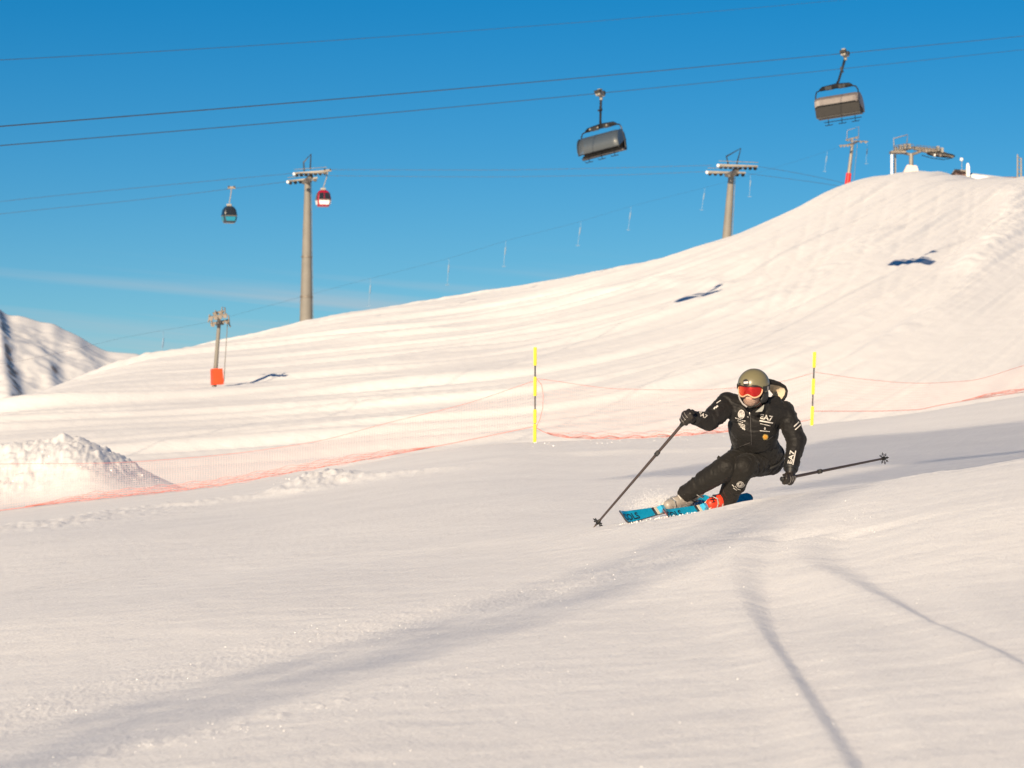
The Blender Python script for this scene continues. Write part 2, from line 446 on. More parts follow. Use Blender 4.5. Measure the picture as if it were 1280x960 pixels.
me = bpy.data.meshes.new('snow_slope')
co = np.stack([X, Y, Z], -1).reshape(-1, 3).astype(np.float32)
nf = (nD - 1) * (nT - 1)
ii, jj = np.meshgrid(np.arange(nD - 1), np.arange(nT - 1), indexing='ij')
a0 = (ii * nT + jj).ravel(); fcs = np.stack([a0, a0 + 1, a0 + nT + 1, a0 + nT], 1).astype(np.int32)
me.vertices.add(len(co)); me.vertices.foreach_set('co', co.ravel())
me.loops.add(nf * 4); me.loops.foreach_set('vertex_index', fcs.ravel())
me.polygons.add(nf); me.polygons.foreach_set('loop_start', np.arange(0, nf * 4, 4, dtype=np.int32))
me.polygons.foreach_set('loop_total', np.full(nf, 4, dtype=np.int32))
me.polygons.foreach_set('use_smooth', np.ones(nf, dtype=bool))
me.update(calc_edges=True)

def ground(x, y):
    th = math.atan2(x, y); r = math.hypot(x, y)
    j = int(np.clip(np.searchsorted(TH, th) - 1, 0, nT - 2)); D = r * math.cos(min(max(th, thv[0]), thv[-1]))
    i = int(np.clip(np.searchsorted(Dv, D) - 1, 0, nD - 2))
    a = (D - Dv[i]) / (Dv[i + 1] - Dv[i]); b = (th - TH[j]) / (TH[j + 1] - TH[j])
    return float((Z[i, j] * (1 - b) + Z[i, j + 1] * b) * (1 - a) + (Z[i + 1, j] * (1 - b) + Z[i + 1, j + 1] * b) * a)

# snow material
def snow_material(name, fine=1.0, far=False):
    m = bpy.data.materials.new(name); m.use_nodes = True
    n = m.node_tree; b = n.nodes['Principled BSDF']; l = n.links.new
    geo = n.nodes.new('ShaderNodeNewGeometry')
    b.inputs['Roughness'].default_value = .62
    b.inputs['Specular IOR Level'].default_value = .35
    def tex(sc, det, mapscale=None, rot=0):
        x = n.nodes.new('ShaderNodeTexNoise'); x.inputs['Scale'].default_value = sc; x.inputs['Detail'].default_value = det
        m0 = n.nodes.new('ShaderNodeMapping'); m0.inputs['Rotation'].default_value = (0, 0, rot)
        mm = n.nodes.new('ShaderNodeMapping')
        if mapscale: mm.inputs['Scale'].default_value = mapscale
        l(geo.outputs['Position'], m0.inputs['Vector']); l(m0.outputs['Vector'], mm.inputs['Vector']); l(mm.outputs['Vector'], x.inputs['Vector']); return x
    c = tex(.6 if not far else .01, 4)
    r = n.nodes.new('ShaderNodeValToRGB')
    r.color_ramp.elements[0].position = .3; r.color_ramp.elements[0].color = (.84, .835, .835, 1)
    r.color_ramp.elements[1].position = .7; r.color_ramp.elements[1].color = (.90, .895, .89, 1)
    l(c.outputs['Fac'], r.inputs['Fac'])
    l(r.outputs['Color'], b.inputs['Base Color'])
    if not far:
        b1 = n.nodes.new('ShaderNodeBump'); b1.inputs['Distance'].default_value = .012; b1.inputs['Strength'].default_value = .55 * fine
        t1 = tex(48, 5); l(t1.outputs['Fac'], b1.inputs['Height'])
        b2 = n.nodes.new('ShaderNodeBump'); b2.inputs['Distance'].default_value = .012; b2.inputs['Strength'].default_value = .75 * fine
        t2 = tex(9, 4, (2.2, .10, 1), rad(16)); l(t2.outputs['Fac'], b2.inputs['Height'])
        b3 = n.nodes.new('ShaderNodeBump'); b3.inputs['Distance'].default_value = .06; b3.inputs['Strength'].default_value = .35 * fine
        t3 = tex(2.6, 5); l(t3.outputs['Fac'], b3.inputs['Height'])
        l(b1.outputs['Normal'], b2.inputs['Normal']); l(b2.outputs['Normal'], b3.inputs['Normal']); l(b3.outputs['Normal'], b.inputs['Normal'])
    return m
M_snow = snow_material('snow')
slope = link('snow_slope', me, M_snow, smooth=False)
slope['kind'] = 'structure'

# ================================================================ materials
M_black_rope = mat('cable_steel', (.085, .072, .07), .6, .3)
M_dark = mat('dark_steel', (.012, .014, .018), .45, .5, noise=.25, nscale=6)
M_galv = mat('galvanised_steel', (.25, .235, .21), .55, .3, noise=.18, nscale=1.5)
M_galv2 = mat('weathered_steel', (.20, .175, .15), .6, .4, noise=.3, nscale=3)
M_conc = mat('tower_paint', (.19, .178, .158), .7, 0, noise=.10, nscale=.8, bump=.1, bscale=3)
M_rubber = mat('black_rubber', (.018, .018, .018), .7)
M_orange = mat('orange_pad', srgb(232, 74, 30), .55, 0, noise=.08, nscale=3, bump=.2, bscale=4, bdist=.03)
M_red = mat('red_pad', srgb(205, 38, 40), .55, 0, noise=.1, nscale=3)
M_white = mat('white_paint', (.78, .77, .75), .5, 0, noise=.05, nscale=4)
M_seat = mat('seat_shell', (.007, .0055, .005), .5, 0, noise=.2, nscale=5)
M_pale = mat('pale_shell', (.17, .15, .145), .45, 0, noise=.12, nscale=3)
M_cream = mat('cream_print', (.80, .77, .70), .6)
M_redrope = mat('red_rope', (.60, .20, .17), .85)
M_net = mat('net_cord', (.85, .58, .53), .9)
M_yel = mat('yellow_sleeve', (.80, .74, .03), .45, 0, noise=.06, nscale=12)
M_blkpole = mat('black_shaft', (.02, .02, .022), .4)
def glass(name, col, a, rough=.12):
    m = bpy.data.materials.new(name); m.use_nodes = True; n = m.node_tree
    b = n.nodes['Principled BSDF']; b.inputs['Base Color'].default_value = (*col, 1); b.inputs['Roughness'].default_value = rough
    b.inputs['Alpha'].default_value = a; b.inputs['Coat Weight'].default_value = .4
    return m
M_bubble = glass('tinted_bubble', (.06, .075, .09), .82, .42)
M_glassd = glass('dark_glass', (.02, .025, .03), .93, .08)

# ================================================================ far mountain
def far_mountain():
    D0, D1 = 1500., 2700.
    nd, npx = 230, 520
    px = np.linspace(-1300, 330, npx); t = np.linspace(0, 1, nd)
    kx = [-1300, -900, -560, -300, -150, -60, 0, 9, 23, 36, 52, 67, 81, 100, 112, 133, 148, 172, 186, 215, 330]
    ky = [720, 610, 500, 440, 408, 399, 396, 397, 395, 399, 406, 409, 418, 424, 430, 439, 440, 442, 447, 462, 540]
    top = np.interp(px, kx, ky); kr = np.hanning(5); kr /= kr.sum(); top = np.convolve(np.pad(top, 2, 'edge'), kr, 'valid')
    D = D0 + (2300 - D0) * t
    tt, pp = np.meshgrid(t, px, indexing='ij'); DDm = D0 + (2300 - D0) * tt
    Xm = (pp - 640) / F * DDm; Ym = DDm
    crest = (HZ - top)[None, :] / F * 2300
    g = tt ** .85
    Zm = -60 + (crest + 60) * g
    # spurs that run down towards the valley, steep on the right hand side
    def spur(x0, y0, x1, y1, w, h, steep=.35):
        # in (px, t) space of the mountain side
        L2 = (x1 - x0) ** 2 + ((y1 - y0) * 200) ** 2
        a = np.clip(((pp - x0) * (x1 - x0) + (tt - y0) * 200 * (y1 - y0) * 200) / L2, 0, 1)
        cx = x0 + a * (x1 - x0); dxx = pp - cx; cy = y0 + a * (y1 - y0); dyy = (tt - cy) * 200
        fall = np.exp(-np.maximum(0, np.abs(dyy) / 18.) ** 2)
        wv = np.where(dxx < 0, w, w * steep)
        return h * np.exp(-(dxx / wv) ** 2) * fall
    Zm += spur(-12, .95, 14, .40, 60, 13, .28)
    Zm += spur(44, .78, 92, .42, 50, 4.5, .3)
    Zm += spur(80, .98, 150, .6, 40, 4, .8)
    n = fbm(Xm / 70, Ym / 90, 5, .5)
    Zm += (4 * n + 1.5 * fbm(Xm / 16, Ym / 30, 4, .6)) * (1 - sstep(.86, 1.0, tt) * .8)
    rockm = np.exp(-(((pp - 92) / 16.) ** 2)) * np.exp(-((tt - .5) / .13) ** 2)
    Zm += rockm * 17 * np.abs(fbm(Xm / 7, Ym / 12, 4, .6)) * 1.2
    # back side
    back = np.linspace(0, 1, 12)[1:]
    Xb = np.stack([(px - 640) / F * (2300 + 500 * b) for b in back]); Yb = np.stack([np.full(npx, 2300 + 500 * b) for b in back])
    Zbk = np.stack([Zm[-1] * (1 - b) - 120 * b for b in back])
    Xm = np.concatenate([Xm, Xb]); Ym = np.concatenate([Ym, Yb]); Zm = np.concatenate([Zm, Zbk]); n0 = Xm.shape[0]
    co = np.stack([Xm, Ym, Zm], -1).reshape(-1, 3)
    ii, jj = np.meshgrid(np.arange(n0 - 1), np.arange(npx - 1), indexing='ij'); a0 = (ii * npx + jj).ravel()
    m = bpy.data.meshes.new('mountain'); m.from_pydata(co.tolist(), [], np.stack([a0, a0 + 1, a0 + npx + 1, a0 + npx], 1).tolist()); m.update()
    ms = snow_material('mountain_snow', far=True)
    nn = ms.node_tree; b = nn.nodes['Principled BSDF']; l = nn.links.new
    geo = nn.nodes.new('ShaderNodeNewGeometry'); sp = nn.nodes.new('ShaderNodeSeparateXYZ'); l(geo.outputs['Normal'], sp.inputs['Vector'])
    nz = nn.nodes.new('ShaderNodeTexNoise'); nz.inputs['Scale'].default_value = .06; nz.inputs['Detail'].default_value = 9; l(geo.outputs['Position'], nz.inputs['Vector'])
    ad = nn.nodes.new('ShaderNodeMath'); ad.operation = 'MULTIPLY_ADD'; ad.inputs[1].default_value = .5; l(nz.outputs['Fac'], ad.inputs[0]); l(sp.outputs['Z'], ad.inputs[2])
    mr = nn.nodes.new('ShaderNodeMapRange'); mr.inputs['From Min'].default_value = 1.00; mr.inputs['From Max'].default_value = .90; l(ad.outputs[0], mr.inputs['Value'])
    mx = nn.nodes.new('ShaderNodeMix'); mx.data_type = 'RGBA'; l(mr.outputs['Result'], mx.inputs['Factor'])
    src = b.inputs['Base Color'].links[0].from_socket; l(src, mx.inputs['A']); mx.inputs['B'].default_value = (.36, .28, .22, 1)
    l(mx.outputs['Result'], b.inputs['Base Color'])
    o = link('far_mountain', m, ms); o['kind'] = 'structure'
far_mountain()

# ================================================================ fence net beside the piste
def slalom_pole(px0, y0, px1, y1, D, bands, label):
    base = P(px1, y1, D); top = P(px0, y0, D)
    gz = ground(base.x, D)
    r = thing('slalom_pole', label, 'pole', (base.x, D, gz), 'yellow and black marker poles of the piste net')
    ln = (top - base).length; ax = (top - base) / ln
    low = base - ax * (max(0, (base.z - gz)) + .35)
    build(MB().tube([low, base, top - ax * .02], .016, 10), 'shaft', M_blkpole, r)
    for a, b in bands:
        a_, b_ = (a - y0) / (y1 - y0), (b - y0) / (y1 - y0)
        p, q = top.lerp(base, a_), top.lerp(base, b_)
        if b_ > .97: q = base - ax * .2
        build(MB().tube([p, p + (q - p) * .02, q - (q - p) * .02, q], [.024, .034, .034, .024], 14), 'sleeve', M_yel, r)
    return r
slalom_pole(669, 434, 668.5, 551, 60, [(434, 457), (471, 495), (512, 529), (530, 551)], 'yellow and black marker pole holding up the net left of the skier')
slalom_pole(1018.3, 440, 1014.8, 531, 61.5, [(440, 459.5), (473.5, 493), (508, 531)], 'yellow and black marker pole holding up the net right behind the skier')

def curve_pts(pts, n, D):
    xs = [p[0] for p in pts]; ys = [p[1] for p in pts]
    x = np.linspace(xs[0], xs[-1], n); y = pchip(xs, ys, x)
    return [P(a, b, D(a) if callable(D) else D) for a, b in zip(x, y)]
def piste_net(name, top, bot, nv, D, label, nh=13, fold=.0, foldx=(0, 1)):
    tp = curve_pts(top, nv, D); bt = curve_pts(bot, nv, D)
    # keep the hem on or just above the snow
    b2 = []
    for q in bt:
        g = ground(q.x, q.y); b2.append(Vector((q.x, q.y, max(q.z, g + .03))))
    bt = b2
    mid = tp[nv // 2]
    r = thing('piste_net', label, 'net', (mid.x, mid.y, ground(mid.x, mid.y)), 'red netting strung along the edge of the piste')
    build(MB().tube(tp, .0045, 5), 'top_rope', M_redrope, r)
    build(MB().tube(bt, .007, 5), 'bottom_rope', M_redrope, r)
    mb = MB()
    def wave(k, f): return Vector((0, .05 * math.sin(k * .33) * math.sin(f * 3.1), 0))
    for k in range(nv):
        pth = [tp[k].lerp(bt[k], f) + wave(k, f) for f in (0, .34, .68, 1)]
        mb.tube(pth, .0018, 3, caps=False)
    for h in range(1, nh):
        f = h / nh
        mb.tube([tp[k].lerp(bt[k], f) + wave(k, f) for k in range(0, nv, 3)], .0018, 3, caps=False)
    o = build(mb, 'netting', M_net, r, smooth=False); o['kind'] = 'stuff'
    # slack netting gathered along the hem
    if fold:
        mb = MB(); rnd = random.Random(int(top[0][0]) + 5)
        for j in range(9):
            ph = rnd.random() * 9; off = rnd.uniform(-.02, .11)
            pth = []
            for k in range(0, nv, 2):
                u = k / (nv - 1); w = float(sstep(foldx[0], foldx[0] + .12, u) * (1 - sstep(foldx[1] - .12, foldx[1], u)))
                if w < .02:
                    if len(pth) > 2: mb.tube(pth, .0035, 3, caps=False)
                    pth = []; continue
                pth.append(bt[k] + Vector((0, -.04 - .05 * math.sin(k * .21 + ph), (off + .03 * math.sin(k * .5 + ph)) * w * fold + .012)))
            if len(pth) > 2: mb.tube(pth, .0035, 3, caps=False)
        if mb.v:
            o = build(mb, 'slack_folds', M_redrope, r, smooth=False); o['kind'] = 'stuff'
    return r
piste_net('left', [(-160, 586), (0, 580), (120, 579), (240, 572), (394, 552), (487, 528), (581, 505), (668, 476)],
          [(-160, 648), (0, 640), (94, 629), (159, 623), (240, 612), (394, 585), (487, 569), (581, 551), (668, 533)], 260, lambda a: 58 + 2 * a / 668.,
          'long low red net left of the left marker pole, before the snow heap', 15, 1.0, (.22, .86))
piste_net('middle', [(669, 473), (699, 477), (732, 482), (770, 486), (860, 487.5), (930, 484), (980, 476), (1018, 466)],
          [(669, 534), (680, 540), (693, 544.5), (725, 547.5), (790, 548), (860, 546), (914, 543), (965, 534), (1016, 524)], 140, lambda a: 60 + 1.5 * (a - 669) / 349.,
          'red net sagging between the two marker poles, behind the skier', 13, .9, (.02, .8))
piste_net('right', [(1018, 465), (1080, 474), (1150, 479), (1210, 476), (1280, 457), (1420, 425)],
          [(1016, 514), (1080, 514), (1147, 512), (1172, 507), (1225, 498), (1280, 490), (1420, 470)], 170, lambda a: 61.5 + 6 * (a - 1018) / 400.,
          'faint red net running off to the right of the right marker pole', 11, .6, (.45, 1.1))
# loose end of cord hanging in a bow beside the left pole
lp = [P(671, 474, 60), P(677, 481, 59.96), P(679, 494, 59.94), P(678.5, 510, 59.94), P(675, 524, 59.96), P(670, 535, 59.98)]
tag(build(MB().tube([lp[0].lerp(lp[0], 0)] + lp[1:], .006, 5), 'slack_cord', M_redrope), 'thin red cord bowing out beside the left marker pole', 'cord')

# ================================================================ lift ropes
def rope(name, pts, Ds, r, label, n=60, group=None, m=None):
    """pts at picture positions with their distances, made smooth"""
    xs = [p[0] for p in pts]; x = np.linspace(xs[0], xs[-1], n); y = pchip(xs, [p[1] for p in pts], x)
    # interpolate inverse distance: a straight rope in the world stays straight
    inv = np.interp(x, xs, [1 / d for d in Ds])
    path = [P(a, b, 1 / c) for a, b, c in zip(x, y, inv)]
    o = build(MB().tube(path, r, 6), name, m or M_black_rope)
    return tag(o, label, 'cable', group)
def invD(xa, Da, xb, Db, x): return 1 / (1 / Da + (1 / Db - 1 / Da) * (x - xa) / (xb - xa))
# chairlift ropes A (nearer) and B; depth as functions of the picture column
DA = lambda x: invD(0, 100, 1280, 268, x)
DB = lambda x: invD(0, 131, 1280, 350, x)
XL, XR = -1500, 1800
def yA(x): return 158 + (45 - 158) * x / 1280 + 3.5 * math.sin(math.pi * min(max(x / 1280, 0), 1))
def yB(x): return 182 + (62 - 182) * x / 1280 + 5.0 * math.sin(math.pi * min(max(x / 1280, 0), 1))
for nm, yf, Df, lab in (('a', yA, DA, 'upper of the two close chairlift cables, carrying the right chair'),
                        ('b', yB, DB, 'lower of the two close chairlift cables, carrying the left chair')):
    xs = np.linspace(-1100, 1500, 90)
    pth = [P(x, yf(x), Df(x)) for x in xs]
    tag(build(MB().tube(pth, .020, 6), 'haul_cable', M_black_rope), lab, 'cable', 'chairlift cables')
pth = [P(x, 75 - .0508 * x - .0000195 * x * x, DB(x) * 1.02) for x in np.linspace(-300, 1500, 50)]
tag(build(MB().tube(pth, .013, 6), 'signal_cable', M_black_rope), 'thinnest and topmost cable, leaving the picture at the top edge', 'cable')

# gondola ropes
rope('gondola_cable', [(-300, 292), (0, 252), (180, 234), (368, 216.5)], [395, 400, 408, 415], .024, 'upper gondola cable left of the tall tower', 40, 'gondola cables')
rope('gondola_cable', [(-300, 306), (0, 267.5), (180, 249), (360, 227)], [405, 410, 418, 425], .024, 'lower gondola cable left of the tall tower, carrying the blue cabin', 40, 'gondola cables')
rope('gondola_cable', [(409, 212), (600, 212.5), (760, 210), (890, 206.5)], [415, 408, 402, 398], .022, 'upper gondola cable between the two big towers, above its twin', 40, 'gondola cables')
rope('gondola_cable', [(397, 219.5), (600, 221), (760, 219), (884, 214.5)], [425, 418, 412, 408], .022, 'lower gondola cable between the two big towers, just under its twin', 40, 'gondola cables')
rope('gondola_cable', [(947, 208), (1000, 217), (1060, 230), (1180, 262)], [398, 402, 408, 420], .022, 'upper gondola cable right of the second big tower, dropping behind the hill', 20, 'gondola cables')
rope('gondola_cable', [(934, 217), (990, 224), (1050, 233), (1180, 270)], [408, 412, 418, 430], .022, 'lower gondola cable right of the second big tower, dropping behind the hill', 20, 'gondola cables')

# ---------------------------------------------------------------- gondola towers
def gondola_tower(cx, ytop, bx, ybase, D, w0, w1, label, trains, frame, seams):
    top = P(cx, ytop, D); base = P(bx, ybase, D); s = D / F
    gz = ground(base.x, D); ax = (base - top).normalized()
    foot = base + ax * max(0, (base.z - gz) + .6) 
    r = thing('gondola_tower', label, 'lift tower', (foot.x, D, foot.z), 'big grey towers of the gondola lift')
    L_ = (foot - top).length; R0, R1 = w0 * s / 2, w1 * s / 2
    kk = (R1 - R0) / (base - top).length
    cuts = [0] + [((sm - ytop) / (ybase - ytop)) * (base - top).length for sm in seams] + [L_]
    for a, b in zip(cuts[:-1], cuts[1:]):
        build(MB().tube([top + ax * a, top + ax * (b - .06)], [R0 + kk * a, R0 + kk * b], 20), 'column_section', M_conc, r)
    if seams:
        for a in cuts[1:-1]: build(MB().tube([top + ax * (a - .14), top + ax * (a + .06)], R0 + kk * a + .10, 20), 'flange', M_galv2, r)
    # ladder on the right edge
    mb = MB()
    for k in (-.18, .18): mb.tube([top + Vector((R0 + .12, k - .3, 0)), top + ax * (L_) + Vector((R0 + kk * L_ + .12, k - .3, 0))], .03, 4)
    build(mb, 'ladder', M_galv, r)
    # cross arm and sheave trains
    (ax0, ay0, aD), (bx0, by0, bD) = trains[0]['c'], trains[1]['c']
    A = P(ax0, ay0 + 3, aD); B = P(bx0, by0 + 2, bD)
    build(MB().tube([A, top.lerp((A + B) / 2, .3) + Vector((0, 0, -.1)), B], [.28, .48, .28], 8), 'cross_arm', M_galv2, r)
    for t in trains:
        p0, p1 = P(t['a'][0], t['a'][1], t['c'][2]), P(t['b'][0], t['b'][1], t['c'][2]); d = (p1 - p0); n = t['n']; dn = d.normalized(); up = Vector((0, 0, 1))
        bm = build(MB().box(p0 + d * .5 + up * .26, (d.length, .34, .26), Matrix((dn, Vector((0, 1, 0)), dn.cross(Vector((0, 1, 0))))).transposed()).tube([p0 + up * .75 + Vector((0, -.6, 0)), p1 + up * .75 + Vector((0, -.6, 0))], .05, 5), 'sheave_beam', M_galv, r)
        for k in range(n):
            c = p0 + d * ((k + .5) / n) + up * -.02
            build(MB().tube([c + Vector((0, -.14, 0)), c + Vector((0, .14, 0))], .26, 14), 'sheave', M_rubber, bm)
        build(MB().ball(p0 + up * .18, .26, .22, .24), 'end_guard', M_white, bm)
        mbx = MB()   # walkway grating
        mbx.box(p0 + d * .5 + up * .05 + Vector((0, -.75, 0)), (d.length * .96, .7, .07))
        build(mbx, 'walkway', M_galv2, r)
    pts = [P(x, y, D - 1) for x, y in frame]
    mb = MB(); mb.tube(pts, .11, 6)
    build(mb, 'lifting_frame', M_dark, r)
    build(MB().ball(P(cx + 4, ytop - 5, D - 1.5), .35, .35, .35), 'anemometer', M_dark, r)
    return r
gondola_tower(384.5, 226, 382.5, 407, 420, 7.6, 16.5, 'tall grey gondola tower on the left, with the red cabin beside its head',
              [{'c': (387, 218, 415), 'a': (368, 219), 'b': (409, 216.0), 'n': 7}, {'c': (379, 226, 425), 'a': (360, 229), 'b': (397, 224.5), 'n': 6}],
              [(380.3, 214), (379.5, 203), (388.6, 192.5), (387.8, 212)], [321.5, 371.5])
gondola_tower(914.3, 218, 908.0, 303, 402, 7.4, 11.5, 'leaning grey gondola tower half hidden behind the hill slope',
              [{'c': (922, 209, 398), 'a': (898, 208.5), 'b': (947, 210.5), 'n': 8}, {'c': (908, 217, 408), 'a': (884, 217), 'b': (932, 218.5), 'n': 7}],
              [(910.5, 206), (908, 195.5), (926, 185.5), (921, 205)], [])

# ---------------------------------------------------------------- gondola cabins
def cabin(gx, gy, bx, y0, y1, D, cbody, cband, label, w=20, yaw=.35):
    s = D / F; g = P(gx, gy, D); H = (y1 - y0) * s; Wd = w * s
    c = P(bx, (y0 + y1) / 2, D)
    r = thing('gondola_cabin', label, 'gondola cabin', g, 'gondola cabins')
    Rz = Matrix.Rotation(yaw, 3, 'Z')
    prof = [(-.5, .74), (-.44, .86), (-.15, 1.0), (.05, 1.0), (.3, .88), (.44, .70), (.5, .46)]
    rows = []
    for z, k in prof:
        row = []
        for a in range(24):
            an = 2 * math.pi * a / 24; ca, sa = math.cos(an), math.sin(an)
            q = Vector((math.copysign(abs(ca) ** .45, ca) * Wd * .46 * k, math.copysign(abs(sa) ** .45, sa) * Wd * .40 * k, z * H)); row.append(c + Rz @ q)
        rows.append(row)
    mb = MB().sheet(rows, closed=True); mb.f.append(list(range(24))[::-1]); n = len(rows); mb.f.append([(n - 1) * 24 + k for k in range(24)])
    build(mb, 'body', cbody, r)
    # windows and lower panel on the four sides
    for side in range(4):
        Rs = Rz @ Matrix.Rotation(side * math.pi / 2, 3, 'Z'); dep = (Wd * .40 if side % 2 == 0 else Wd * .46); hw = (Wd * .40 if side % 2 == 0 else Wd * .33)
        def q(x, z, o): 
            k = float(np.interp(z, [p[0] for p in prof], [p[1] for p in prof])); return c + Rs @ Vector((x * k, -dep * k - o, z * H))
        for x0, x1 in ((-.92, -.06), (.06, .92)):
            poly = [q(x0 * hw, -.04, .03), q(x1 * hw, -.04, .03), q(x1 * hw, .34, .03), q(x0 * hw, .34, .03)]
            build(MB().plate(poly, Rs @ Vector((0, -1, 0)), .03), 'window', M_glassd, r)
        poly = [q(-.85 * hw, -.38, .03), q(.85 * hw, -.38, .03), q(.9 * hw, -.13, .03), q(-.9 * hw, -.13, .03)]
        build(MB().plate(poly, Rs @ Vector((0, -1, 0)), .03), 'lower_panel', cband, r)
        build(MB().tube([q(-.95 * hw, -.08, .06), q(.95 * hw, -.08, .06)], .05, 5), 'ski_rack', M_galv, r)
    top = c + Vector((0, 0, H * .5))
    build(MB().tube([top + Vector((0, 0, -.05)), top + Vector((0, 0, .35)), g + Vector((-.1, 0, -.9)), g + Vector((0, 0, -.15))], [.12, .07, .07, .09], 6), 'hanger', M_galv, r)
    build(MB().box(top + Vector((0, 0, .2)), (.7, .5, .28)), 'roof_mount', M_galv, r)
    gp = build(MB().box(g, (1.1, .35, .3)), 'grip', M_galv2, r)
    for k in (-.4, .4): build(MB().tube([g + Vector((k, -.2, .12)), g + Vector((k, .2, .12))], .14, 8), 'roller', M_rubber, gp)
    return r
M_cabred = mat('cabin_red', srgb(150, 20, 48), .3, 0, coat=.5)
M_cabdk = mat('cabin_dark', srgb(38, 48, 60), .3, 0, coat=.5)
M_cabblue = mat('cabin_blue', srgb(8, 128, 158), .35, 0, coat=.4)
cabin(289.5, 234.5, 286.5, 258, 279, 418, M_cabdk, M_cabblue, 'dark blue gondola cabin hanging far left, alone on its cable', 18.5)
cabin(409.5, 213, 404, 238, 258.5, 415, M_cabred, M_white, 'red gondola cabin hanging beside the head of the tall left tower', 19, .25)

# ---------------------------------------------------------------- chairlift chairs
def chair(open_bubble=False, dx=0.0):
    """built round the grip at the origin: X = bench width, -Y = the way the riders face, Z = up"""
    r = thing('lift_chair', '', 'lift chair')
    def b_(mb, n, m, par=None): return build(mb, n, m, par or r, world=False)
    gp = b_(MB().box((0, 0, -.05), (.34, 1.0, .30)).box((0, .1, .2), (.24, .4, .22)), 'grip', M_galv)
    for y in (-.42, .42): b_(MB().tube([(-.22, y, .05), (.22, y, .05)], .15, 12), 'roller', M_rubber, gp)
    b_(MB().tube([(0, 0, -.1), (0, .02, -.5)], .12, 8), 'hanger_head', M_galv, r)
    b_(MB().tube([(0, .02, -.35), (dx * .45, .05, -1.3), (dx * .75, .08, -1.9), (dx, .25, -2.32)], [.10, .085, .09, .11], 8), 'hanger_arm', M_dark, r)
    b_(MB().box((dx * .43, -.16, -1.25), (.12, .45, .10)).box((dx * .38, .1, -1.1), (.16, .16, .3)), 'arm_bracket', M_dark, r)
    # damper carriage
    b_(MB().tube([(-1.22, .25, -2.42), (-1.0, .25, -2.34), (0, .25, -2.28), (1.0, .25, -2.34), (1.22, .25, -2.42)], [.08, .16, .19, .16, .08], 8)
       .box((-.5, .25, -2.36), (.5, .46, .22)).box((.5, .25, -2.36), (.5, .46, .22)), 'carriage', M_dark)
    for x in (-.75, -.15, .55): b_(MB().ball((x, .0, -2.38), .09), 'pivot', M_galv)
    for s in (-1, 1):
        b_(MB().tube([(s * 1.15, .25, -2.42), (s * 1.45, .22, -2.50), (s * 1.58, .15, -2.75), (s * 1.60, .3, -3.6), (s * 1.60, .25, -4.25), (s * 1.60, -.35, -4.42)], .05, 8), 'side_frame', M_dark)
    # seat and back
    for k in range(6):
        x = (k - 2.5) * .515
        sc = b_(MB().box((x, -.08, -4.28), (.49, .56, .11)), 'seat_cushion', M_seat)
        b_(MB().box((x, .28, -3.92), (.49, .10, .66), Matrix.Rotation(-.16, 3, 'X')), 'back_cushion', M_seat)
    b_(MB().box((0, .0, -4.38), (3.26, .66, .08)), 'seat_pan', M_seat)
    b_(MB().box((0, .40, -3.98), (3.28, .06, .72), Matrix.Rotation(-.16, 3, 'X')), 'back_shell', M_seat)
    b_(MB().tube([(-1.62, -.34, -4.44), (1.62, -.34, -4.44)], .05, 6), 'front_tube', M_pale)
    # restraint bar with foot rests
    br = b_(MB().tube([(-1.55, .1, -3.5), (-1.52, -.75, -3.72), (1.52, -.75, -3.72), (1.55, .1, -3.5)], .03, 6), 'restraint_bar', M_dark)
    for k in (-1, 0, 1):
        x = k * 1.0 + .1
        b_(MB().tube([(x, -.75, -3.72), (x, -.95, -4.3), (x, -.85, -4.84)], .025, 5).tube([(x - .26, -.85, -4.84), (x + .26, -.85, -4.84)], .03, 5).tube([(x - .26, -.85, -4.84), (x - .26, -.98, -4.78)], .025, 5), 'foot_rest', M_dark, br)
    b_(MB().tube([(-1.4, -.80, -4.62), (1.4, -.80, -4.62)], .03, 5), 'foot_rest_rail', M_dark, br)
    # weather bubble
    prof = [(.60, -3.58), (.50, -3.16), (.12, -2.90), (-.35, -2.93), (-.75, -3.16), (-1.02, -3.55), (-1.10, -3.95), (-1.02, -4.22)]
    rows = []
    for y, z in prof:
        rows.append([Vector((x * 1.64 * (1 - .05 * max(0, abs(x) - .8) * 4), y + .10 * (1 if abs(x) > .95 else 0), z - .10 * max(0, abs(x) - .85) / .15)) for x in np.linspace(-1, 1, 15)])
    b_(MB().sheet(rows), 'bubble', M_pale if open_bubble else M_bubble)
    for s in (-1, 1):
        side = [Vector((s * 1.60, y, z)) for y, z in prof] + [Vector((s * 1.60, .42, -3.6))]
        b_(MB().plate(side, (1, 0, 0), .02), 'bubble_side', M_pale if open_bubble else M_bubble)
    b_(MB().tube([Vector((x * 1.62, -1.02, -4.23)) for x in (-1, 0, 1)], .035, 6), 'bubble_edge', M_dark)
    b_(MB().tube([Vector((x * 1.62, .60, -3.59)) for x in (-1, 0, 1)], .03, 6), 'bubble_hinge', M_dark)
    for ch in bpy.data.objects:
        if ch.parent == r and ch.name.split('.')[0] not in ('grip', 'hanger_head', 'hanger_arm', 'arm_bracket'): ch.location.x = dx
    return r
c1 = chair(False, -.5)
c1.location = P(750, yB(750) - 0, DB(750)); c1.rotation_euler = (0, rad(-11), rad(-24))
c1['label'] = 'left lift chair with its grey tinted weather bubble closed, hanging on the lower cable'; c1['group'] = 'chairs of the chairlift'
c2 = chair(True, .85)
c2.location = P(1056, yA(1056), DA(1056)); c2.rotation_euler = (0, rad(6), rad(180 - 22))
c2['label'] = 'right lift chair seen from behind, dark shell under a pale cover'; c2['group'] = 'chairs of the chairlift'

